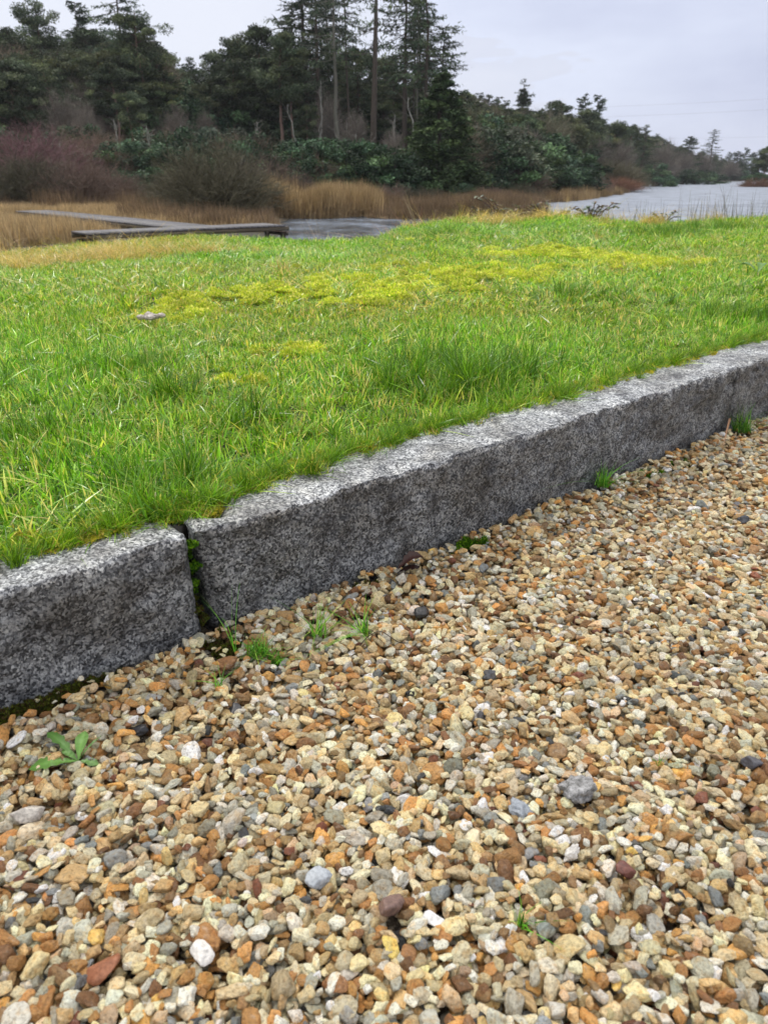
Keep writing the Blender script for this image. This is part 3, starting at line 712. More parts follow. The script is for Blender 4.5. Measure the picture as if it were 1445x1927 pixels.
for (ya, yb, sp, wf, hf) in ((-.2, 3.2, .056, 1, 1), (3.2, 6.0, .080, 1.45, 1.08), (6.0, 11.2, .11, 2.0, 1.25)):
    X, Y = jgrid(-9, 9, ya, yb, sp, rg)
    u, s = us(X, Y); k_ = (np.abs(X) < .66 * Y + 1.5) & (s > s_edge(u) + .035); X, Y = X[k_], Y[k_]; u, s = us(X, Y)
    mo = mossf(X, Y); lu = lushf(X, Y); dn = fbm(X, Y, .45, 51); d2 = fbm(X, Y, 1.6, 53)
    hgt = (.52 + .62 * dn) * (1 - .58 * np.clip(mo, 0, 1)) * (1 + .5 * lu) * (.8 + .5 * sstep(8.5, 10, Y)) * hf
    sc = np.stack([np.full(len(X), wf), np.full(len(X), wf), hgt * 1.0], 1)
    g = np.stack([.87 + .40 * (d2 - .5) + .52 * np.clip(mo, 0, 1.2), .95 + .30 * (dn - .5) + .28 * np.clip(mo, 0, 1), np.full(len(X), .9)], 1)
    g = g * 1.08 * (1 - .18 * np.clip(lu, 0, 1))[:, None]
    # paler, straw-mixed sward towards the far left rim
    lf = sstep(-1.2, -3.0, X) * sstep(4.5, 6.5, Y); g = g * (1 - lf[:, None]) + np.array([1.25, 1.0, 1.1]) * lf[:, None]
    put(X, Y, kt(X, Y), rg.integers(0, 10, len(X)), sc, .15, g * rg.uniform(.88, 1.12, (len(X), 1)))
    # moss cushions
    k_ = (mo > .22 + .85 * rg.random(len(X))); x2, y2 = X[k_], Y[k_]
    put(x2, y2, H(x2, y2) + .006 + .012 * (wf > 1), rg.integers(18, 22, len(x2)), np.stack([wf * rg.uniform(.45, 1.0, len(x2))] * 2 + [np.full(len(x2), 1.6)], 1), .1, np.repeat(rg.uniform(.8, 1.15, (len(x2), 1)), 3, 1))
    # lush tufts
    k_ = (rg.random(len(X)) < .10 + .85 * lu) & (mo < .5); k_ &= (lu > .25) | (rg.random(len(X)) < .16); x2, y2 = X[k_], Y[k_]
    put(x2, y2, kt(x2, y2), rg.integers(10, 14, len(x2)), (.55 + .45 * np.minimum(lu[k_], 1.2)) * rg.uniform(.7, 1.15, len(x2)) * (wf ** .3), .2, np.array([.85, .88, .8]) * rg.uniform(.8, 1.1, (len(x2), 1)))
    # straw
    ls = sstep(-1.6, -2.6, X) * sstep(5.2, 6.2, Y) * sstep(10.5, 8.5, Y); k_ = rg.random(len(X)) < .015 + .30 * ls * sstep(.45, .62, fbm(X, Y, .7, 61)); x2, y2 = X[k_], Y[k_]
    put(x2, y2, kt(x2, y2), rg.integers(14, 18, len(x2)), rg.uniform(.5, 1.2, len(x2)) * (1 + .5 * ls[k_]) * (.35 + .65 * sstep(2, 6, y2)), .3)
# explicit straw mound on the left rim, and a straw crest at the middle right
for px, py, n, sp_, sc0 in ((90, 500, 22, .3, .8), (150, 492, 34, .25, .9), (200, 484, 34, .25, .9), (255, 478, 30, .25, .85), (350, 480, 16, .22, .75), (40, 510, 20, .3, .7), (930, 418, 20, .35, 1.2), (1010, 412, 26, .4, 1.2), (1090, 408, 30, .4, 1.3), (1230, 415, 12, .2, 1.2), (1330, 412, 20, .4, 1.2), (1400, 408, 18, .4, 1.2), (850, 415, 14, .3, 1.)):
    x, y = on_z(px, py, .1 if px < 500 else .2); y = min(y, 10.2); x2 = x + rg.normal(0, sp_, n); y2 = y + rg.normal(0, sp_ * .7, n)
    put(x2, y2, H(x2, y2) + .03, rg.integers(14, 18, n), rg.uniform(.7, 1.3, n) * sc0 * 1.1, .3)
# fringe creeping over the back of the kerb: leaning, yellowed
n = 1100; u_ = rg.uniform(-.95, 3.6, n); s_ = s_edge(u_) + rg.normal(.012, .014, n) + .018 * (fbm(u_, 0 * u_, .12, 71) - .5) * 2
x2, y2 = xy(u_, s_); z2 = kt(x2, y2)
th = rg.normal(0, .7, n) + math.atan2(-NN[1], -NN[0])
put(x2, y2, z2 - .002, rg.choice([10, 11, 12, 13, 0, 1, 2, 3], n), rg.uniform(.22, .50, n), .42, np.array([1.05, .98, .8]) * rg.uniform(.7, 1.25, (n, 1)))
n = 900; u_ = rg.uniform(-.95, 3.6, n); s_ = s_edge(u_) + rg.uniform(.0, .05, n); x2, y2 = xy(u_, s_)
put(x2, y2, kt(x2, y2) - .004, rg.integers(18, 22, n), rg.uniform(.3, .7, n), .2, np.array([.9, .75, .5]) * rg.uniform(.5, 1.1, (n, 1)))
ids_ = np.concatenate(ids)
tag(scatter('grass', np.concatenate(pts), np.concatenate(rt), np.concatenate(scs), ids_, np.clip(np.concatenate(tin), 0, 2), gp_protos),
    'wet green lawn grass mixed with yellow moss and straw blades', 'grass', kind='stuff')
print('grass', len(ids_))

# ------------------------------------------------------------------ vegetation builders (unit: metres at scale 1)
def leafcloud(mb, ctr, rad, n, size, rg, cols, flat=1.0, up=.0, shell=.35):
    """n leaf-sized triangles spread in an ellipsoid, denser towards its surface"""
    d = rg.normal(size=(n, 3)); d /= np.linalg.norm(d, axis=1)[:, None]
    r = shell + (1 - shell) * rg.random(n) ** .6
    b = np.asarray(ctr) + d * r[:, None] * np.asarray(rad)
    a = rg.normal(size=(n, 3)); a[:, 2] *= flat; a[:, 2] += up; a /= np.linalg.norm(a, axis=1)[:, None]
    s = np.cross(a, rg.normal(size=(n, 3))); s /= np.linalg.norm(s, axis=1)[:, None] + 1e-9
    L = size * rg.uniform(.5, 1.4, n)[:, None]
    V = np.stack([b - s * L * .3, b + s * L * .3, b + a * L], 1).reshape(-1, 3)
    base = cols[rg.integers(0, len(cols))]
    c = (base * .65 + cols[rg.integers(0, len(cols), n)] * .35) * np.exp(rg.normal(0, .32)) * np.exp(rg.normal(.05, .28, (n, 1)))
    mb.add(V, T=np.arange(3 * n).reshape(-1, 3), col=np.repeat(c, 3, 0), m=0)
NEED = np.array([(.048, .072, .036), (.040, .064, .038), (.062, .084, .038), (.034, .054, .032)]) * 1.05
PINE = np.array([(.080, .104, .056), (.058, .084, .048), (.104, .122, .056), (.048, .070, .044)]) * 1.05
EVER = np.array([(.050, .092, .046), (.036, .072, .042), (.074, .124, .050), (.032, .056, .036)]) * 1.05
CYP = np.array([(.050, .082, .034), (.036, .062, .028), (.074, .108, .040)]) * 1.05
TWIG = np.array([(.19, .165, .14), (.14, .122, .108), (.25, .22, .185)])
BARKR = (.20, .135, .11); BARKD = (.085, .070, .058); BARKP = (.36, .35, .31)
def limb(p0, p1, sag, n, rg, wob=.03):
    t = np.linspace(0, 1, n)[:, None]; p0 = np.array(p0, float); p1 = np.array(p1, float)
    P = p0 * (1 - t) + p1 * t; P[:, 2] += (sag * 4 * t * (1 - t))[:, 0]
    P[1:-1] += rg.normal(0, wob, (n - 2, 3)) * np.linalg.norm(p1 - p0)
    return P
def trunk_path(h, lean, rg, n=9, wob=.006):
    t = np.linspace(0, 1, n); az = rg.uniform(0, 6.28)
    w1 = np.cumsum(rg.normal(0, wob, (n, 2)), 0) * h
    return np.stack([lean * h * t ** 1.3 + w1[:, 0], w1[:, 1] * .6, h * t], 1)
def on_path(P, f):
    t = np.linspace(0, 1, len(P)); return np.array([np.interp(f, t, P[:, i]) for i in range(3)])
def mk_spruce(seed, h=20, bare=.3, dens=1.0, spread=.16, lean=0, r0=.28, bark=BARKD, top=.0, snag=True):
    """tall open conifer: whorls of drooping branches with hanging needle sprays"""
    rg = np.random.default_rng(seed); T = MB(); K = MB()
    P = trunk_path(h, lean, rg); rr = r0 * (1 - .86 * np.linspace(0, 1, 9)); T.tube(P, rr, 7, col=bark, m=0)
    nb = int(h * 4.6 * dens)
    for i in range(nb):
        f = bare + (1 - bare) * (i + rg.random()) / nb
        g = (f - bare) / (1 - bare)
        L = h * spread * (.30 + 1.0 * (1 - g) ** .75 * (.55 + .45 * min(1, g * 5))) * rg.uniform(.45, 1.15)
        if g > .93: L *= .6
        az = rg.uniform(0, 6.28); o = on_path(P, f)
        e_ = o + np.array([math.cos(az) * L, math.sin(az) * L, L * rg.uniform(-.28, .12) + (.25 * L if g > .8 else 0)])
        B = limb(o, e_, -.06 * L, 5, rg, .03); T.tube(B, np.linspace(.055, .015, 5), 3, col=bark, m=0)
        m = int(36 * L / 2 * dens) + 10; tt = rg.uniform(.22, 1.05, m)
        c = o + (e_ - o) * tt[:, None]; c[:, 2] += -.24 * L * tt * (1 - tt)
        off = rg.normal(0, 1, (m, 3)) * np.array([.16, .16, .07]) * (L / 2 * .8 + .25); c = c + off
        dirv = (e_ - o) / L; n = m
        d = dirv[None, :] * .7 + rg.normal(0, .6, (n, 3)); d[:, 2] -= .35; d /= np.linalg.norm(d, axis=1)[:, None]
        s = np.cross(d, rg.normal(size=(n, 3))); s /= np.linalg.norm(s, axis=1)[:, None]
        ln = rg.uniform(.18, .52, n)[:, None]
        V = np.stack([c - s * ln * .15, c + s * ln * .15, c + d * ln], 1).reshape(-1, 3)
        cc = NEED[rg.integers(0, 4)] * np.exp(rg.normal(0, .25)) * np.exp(rg.normal(.05, .28, (n, 1)))
        K.add(V, T=np.arange(3 * n).reshape(-1, 3), col=np.repeat(cc, 3, 0), m=0)
    if snag:
        for i in range(int(16 * bare / .3)):
            f = rg.uniform(.12, bare + .15); az = rg.uniform(0, 6.28); o = on_path(P, f); L = rg.uniform(.3, 1.6)
            T.tube(limb(o, o + np.array([math.cos(az) * L, math.sin(az) * L, rg.uniform(-.3, .1) * L]), 0, 3, rg), [.03, .02, .008], 3, col=(.10, .085, .07), m=0)
    return T, K
def mk_pine(seed, h=14, bare=.5, lean=0, r0=.2, cr=.17, n=26, round_=False):
    """scots pine: reddish bare trunk, crooked limbs, plates of foliage"""
    rg = np.random.default_rng(seed); T = MB(); K = MB()
    P = trunk_path(h * .95, lean, rg, wob=.010); T.tube(P, r0 * (1 - .75 * np.linspace(0, 1, 9)), 7, col=BARKR, m=0)
    for i in range(n):
        g = (i + rg.random()) / n; f = bare + (1 - bare) * g
        az = rg.uniform(0, 6.28); R_ = h * cr * math.sin(math.pi * min(1, .20 + .72 * g)) * rg.uniform(.35, 1.1)
        if i == n - 1: R_ = 0
        o = on_path(P, min(1, f - .02)); e_ = o + np.array([math.cos(az) * R_, math.sin(az) * R_, R_ * rg.uniform(.05, .55)])
        if R_ > 0: T.tube(limb(o, e_, -.05 * R_, 5, rg, .06), np.linspace(.07, .02, 5), 4, col=(.10, .068, .055), m=0)
        cw = h * rg.uniform(.040, .080)
        for q in range(3):
            cc = e_ + rg.normal(0, 1, 3) * np.array([.8, .8, .3]) * cw
            leafcloud(K, cc, (cw * 1.0, cw * 1.0, cw * (.55 if not round_ else .8)), 190, .20, rg, PINE, flat=.8, up=.45, shell=.2)
    for i in range(8):
        f = rg.uniform(.2, bare); az = rg.uniform(0, 6.28); o = on_path(P, f); L = rg.uniform(.4, 1.8)
        T.tube(limb(o, o + np.array([math.cos(az) * L, math.sin(az) * L, rg.uniform(-.1, .5) * L]), 0, 4, rg, .08), [.04, .03, .02, .008], 3, col=(.13, .11, .09), m=0)
    return T, K
def mk_cone(seed, h=11, w_=.24, cols=CYP, n=210):
    """dense conical evergreen feathered to the ground"""
    rg = np.random.default_rng(seed); T = MB(); K = MB()
    T.tube(trunk_path(h * .97, 0, rg), .22 * (1 - .9 * np.linspace(0, 1, 9)), 6, col=BARKD, m=0)
    for i in range(n):
        g = ((i + rg.random()) / n) ** 1.25; z = h * g; Rz = h * w_ * (1 - g) ** .72 * (.75 + .25 * min(1, g * 6)) * rg.uniform(.6, 1.12)
        az = rg.uniform(0, 6.28); c = (math.cos(az) * Rz * .72, math.sin(az) * Rz * .72, z)
        cw = h * .05 * (1.25 - .8 * g)
        leafcloud(K, c, (cw * 1.1, cw * 1.1, cw * .95), 120, .20, rg, cols, flat=.8, up=-.15, shell=.2)
    return T, K
def mk_bush(seed, w_=3, h=2.4, cols=EVER, n=70, leaf=.12, per=190):
    """broad-leaved evergreen dome made of leafy billows on a few stems"""
    rg = np.random.default_rng(seed); T = MB(); K = MB()
    for i in range(7):
        az = rg.uniform(0, 6.28); r = rg.uniform(.2, .6) * w_ / 2
        T.tube(limb((0, 0, 0), (math.cos(az) * r, math.sin(az) * r, h * rg.uniform(.5, .8)), 0, 5, rg, .05), np.linspace(.07, .02, 5), 4, col=BARKD, m=0)
    for i in range(n):
        az = rg.uniform(0, 6.28); el = math.asin(rg.uniform(-.02, 1)); q = rg.uniform(.65, 1.0)
        c = np.array([math.cos(az) * math.cos(el) * w_ / 2, math.sin(az) * math.cos(el) * w_ / 2, .12 * h + math.sin(el) * h * .86]) * q
        cw = w_ * rg.uniform(.06, .12)
        leafcloud(K, c, (cw, cw, cw * .75), per, leaf, rg, cols, flat=.5, up=.35, shell=.3)
    return T, K
def mk_twigs(seed, w_=5, h=3, stems=120, cols=TWIG, sub=9, wd=.022, up=1.0, bole=0):
    """leafless shrub or tree: stems fanning from the base and dividing into fine twigs"""
    rg = np.random.default_rng(seed); T = MB(); K = MB()
    az = rg.uniform(0, 6.28, stems); el = np.arcsin(rg.uniform(.12, 1, stems)); q = rg.uniform(.75, 1.05, stems)
    E_ = np.stack([np.cos(az) * np.cos(el) * w_ / 2, np.sin(az) * np.cos(el) * w_ / 2, bole + np.sin(el) * (h - bole)], 1) * q[:, None]
    O = np.stack([rg.normal(0, .10 * w_ if not bole else .02, stems), rg.normal(0, .10 * w_ if not bole else .02, stems), np.full(stems, bole * .9)], 1)
    k = 6; t = np.linspace(0, 1, k)[None, :, None]
    mid = O + (E_ - O) * .5; mid[:, 2] += .12 * h * up; mid += rg.normal(0, .04 * w_, (stems, 3))
    Pm = (1 - t) ** 2 * O[:, None] + 2 * t * (1 - t) * mid[:, None] + t ** 2 * E_[:, None]
    if bole: T.tube(trunk_path(bole, .0, rg), np.linspace(.18, .12, 9) * h / 9, 6, col=(.10, .09, .075), m=0)
    for i in range(0, stems, 3): T.tube(Pm[i], np.linspace(wd * 1.6, wd * .4, k), 3, col=cols[i % len(cols)] * .9, m=0)
    ww = np.linspace(wd * 1.6, wd * .5, k)[None, :] * np.ones((stems, 1))
    sd_ = rg.normal(size=(stems, 3)); sd_ /= np.linalg.norm(sd_, axis=1)[:, None]
    ribbon(K, Pm, ww, sd_, cols[rg.integers(0, len(cols), stems)])
    # twigs
    n = stems * sub; i = rg.integers(0, stems, n); f = rg.uniform(.3, 1, n); fi = f * (k - 1); a = np.minimum(fi.astype(int), k - 2); fr = (fi - a)[:, None]
    o = Pm[i, a] * (1 - fr) + Pm[i, a + 1] * fr; d = (Pm[i, a + 1] - Pm[i, a]); d /= np.linalg.norm(d, axis=1)[:, None] + 1e-9
    d = d + rg.normal(0, .55, (n, 3)); d[:, 2] += .25 * up; d /= np.linalg.norm(d, axis=1)[:, None]; L = rg.uniform(.06, .17, n)[:, None] * (w_ + h) / 2
    def sub_(o, d, L, w0):
        n = len(o); k2 = 3; t = np.linspace(0, 1, k2)[None, :, None]; s = np.cross(d, rg.normal(size=(n, 3))); s /= np.linalg.norm(s, axis=1)[:, None]
        PP = o[:, None] + d[:, None] * L[:, None] * t + rg.normal(0, .05, (n, 1, 3)) * L[:, None] * t ** 2
        c = cols[rg.integers(0, len(cols), n)] * np.exp(rg.normal(0, .25, (n, 1)))
        ribbon(K, PP, np.array([w0, w0 * .7, w0 * .2])[None, :] * np.ones((n, 1)), s, c); return PP
    P2 = sub_(o, d, L, wd * .8)
    n3 = n * 2; j = rg.integers(0, n, n3); fr = rg.uniform(.3, 1, n3)[:, None]; o3 = P2[j, 0] * (1 - fr) + P2[j, 2] * fr
    d3 = d[j] + rg.normal(0, .6, (n3, 3)); d3[:, 2] += .2 * up; d3 /= np.linalg.norm(d3, axis=1)[:, None]
    sub_(o3, d3, L[j] * .6, wd * .55)
    return T, K
def mk_deadtree(seed, h=8, stems=2):
    """pale leafless forked trunk"""
    rg = np.random.default_rng(seed); T = MB(); K = MB()
    for s in range(stems):
        top = np.array([rg.normal(0, .16) * h, rg.normal(0, .05) * h, h * rg.uniform(.75, 1)])
        P = limb((0, 0, 0), top, 0, 8, rg, .025); T.tube(P, np.linspace(.11, .035, 8) * h / 7, 6, col=BARKP, m=0)
        for i in range(9):
            f = rg.uniform(.35, .98); o = on_path(P, f); L = h * rg.uniform(.08, .22); az = rg.uniform(0, 6.28)
            B = limb(o, o + np.array([math.cos(az) * L, math.sin(az) * L, L * rg.uniform(.2, .9)]), .05 * L, 5, rg, .08)
            K.tube(B, np.linspace(.035, .008, 5) * h / 7, 4, col=(.20, .19, .165), m=0)
            for q in range(3):
                o2 = on_path(B, rg.uniform(.4, 1)); L2 = L * .5; a2 = rg.uniform(0, 6.28)
                K.tube(limb(o2, o2 + np.array([math.cos(a2) * L2, math.sin(a2) * L2, L2 * rg.uniform(0, .8)]), 0, 4, rg, .08), np.linspace(.014, .004, 4) * h / 7, 3, col=(.17, .16, .14), m=0)
    return T, K

PROTO = {}
def reg(key, tk, base_h):
    T, K = tk; PROTO[key] = (T.mesh('trunk', M['bark']), K.mesh('crown', M['needle']), base_h, T, K)
for i in range(4): reg(('spruce', i), mk_spruce(10 + i, 20, [.44, .38, .48, .28][i], [.9, 1.0, .75, 1.1][i], [.15, .17, .14, .19][i]), 20)
reg(('mast', 0), mk_spruce(30, 24, .40, .42, .15, r0=.32), 24)
reg(('mast', 1), mk_spruce(31, 22, .45, .62, .12, r0=.20), 22)
reg(('mast', 2), mk_spruce(32, 22, .48, .7, .15, r0=.26, bark=(.17, .165, .135)), 22)
for i in range(5): reg(('pine', i), mk_pine(40 + i, 13, [.50, .42, .58, .35, .48][i], [0, -.04, .02, .03, -.10][i], n=[24, 30, 20, 32, 24][i], cr=[.17, .20, .15, .22, .19][i]), 13)
for i in range(2): reg(('roundpine', i), mk_pine(60 + i, 11, .45, .01, cr=.20, n=30, round_=True), 11)
reg(('cypress', 0), mk_cone(70, 11, .25), 11)
reg(('fir', 0), mk_spruce(71, 12, .04, 2.4, .22, r0=.16, snag=False), 12); reg(('fir', 1), mk_spruce(72, 12, .06, 1.7, .17, r0=.14, snag=False), 12)
for i in range(3): reg(('evergreen', i), mk_bush(80 + i, 4, 3, EVER, 75), 3)
reg(('silverbush', 0), mk_bush(86, 4, 3, np.array([(.075, .110, .075), (.05, .08, .055), (.10, .13, .09)]), 75), 3)
for i in range(3): reg(('willow', i), mk_twigs(90 + i, 5, 3, 420, np.array([(.105, .098, .060), (.076, .070, .046), (.140, .128, .082)]), 16, wd=.015), 3)
reg(('purplebush', 0), mk_twigs(94, 5, 3, 420, np.array([(.19, .095, .105), (.15, .085, .09), (.21, .125, .125)]), 12, wd=.013), 3)
reg(('brownbush', 0), mk_twigs(95, 5, 3, 420, np.array([(.17, .120, .095), (.13, .096, .08), (.21, .15, .115)]), 12, wd=.013), 3)
reg(('redbush', 0), mk_twigs(96, 5, 3, 420, np.array([(.20, .10, .06), (.15, .08, .055), (.24, .13, .085)]), 12, wd=.014), 3)
for i in range(3): reg(('baretree', i), mk_twigs(100 + i, [5, 4, 5.5][i], 9, 240, TWIG, 16, wd=.020, bole=[2.5, 3.5, 2][i]), 9)
reg(('deadtree', 0), mk_deadtree(110, 8, 2), 8); reg(('deadtree', 1), mk_deadtree(112, 8, 1), 8); reg(('deadtree', 2), mk_deadtree(113, 8, 3), 8)
print('protos', sum(len(p[1].polygons) for p in PROTO.values()))

CATS = {'spruce': ('spruce_tree', 'tree'), 'mast': ('spruce_tree', 'tree'), 'pine': ('pine_tree', 'tree'), 'roundpine': ('pine_tree', 'tree'), 'cypress': ('cypress_tree', 'tree'),
        'fir': ('fir_tree', 'tree'), 'evergreen': ('evergreen_shrub', 'shrub'), 'silverbush': ('evergreen_shrub', 'shrub'), 'willow': ('willow_shrub', 'shrub'), 'purplebush': ('willow_shrub', 'shrub'),
        'brownbush': ('willow_shrub', 'shrub'), 'redbush': ('willow_shrub', 'shrub'), 'baretree': ('bare_tree', 'tree'), 'deadtree': ('dead_tree', 'tree')}
def shore_y(px):   # distance at which the far bank starts in a given photo column
    return np.interp(px, [-100, 500, 700, 850, 1010, 1130, 1200, 1240, 1400, 1445], [42, 38, 38, 36, 48, 70, 92, 150, 215, 118])
def plant(kind, var, px, topy, Y, label, wscale=1.0, group=None, color=None, yaw=None):
    """a tree or shrub standing Y metres away; its height reaches the skyline measured in the photo"""
    x, _, zt = at_y(px, topy, Y); z0 = float(H(x, Y)) - .05
    tm, km, bh, _, _ = PROTO[(kind, var)]
    hh = zt - z0; sc = hh / bh
    nm, cat = CATS[kind]
    r = bpy.data.objects.new(nm, None); C.objects.link(r); r.location = (x, Y, z0); r.scale = (sc * wscale, sc * wscale, sc)
    r.rotation_euler = (0, 0, random.uniform(0, 6.28) if yaw is None else yaw); r.empty_display_size = .5
    tag(r, label, cat, group)
    a = link('trunk' if cat == 'tree' else 'stems', tm, r); b = link('crown' if cat == 'tree' else 'foliage', km, r)
    if color: b.color = (*color, 1)
    return r
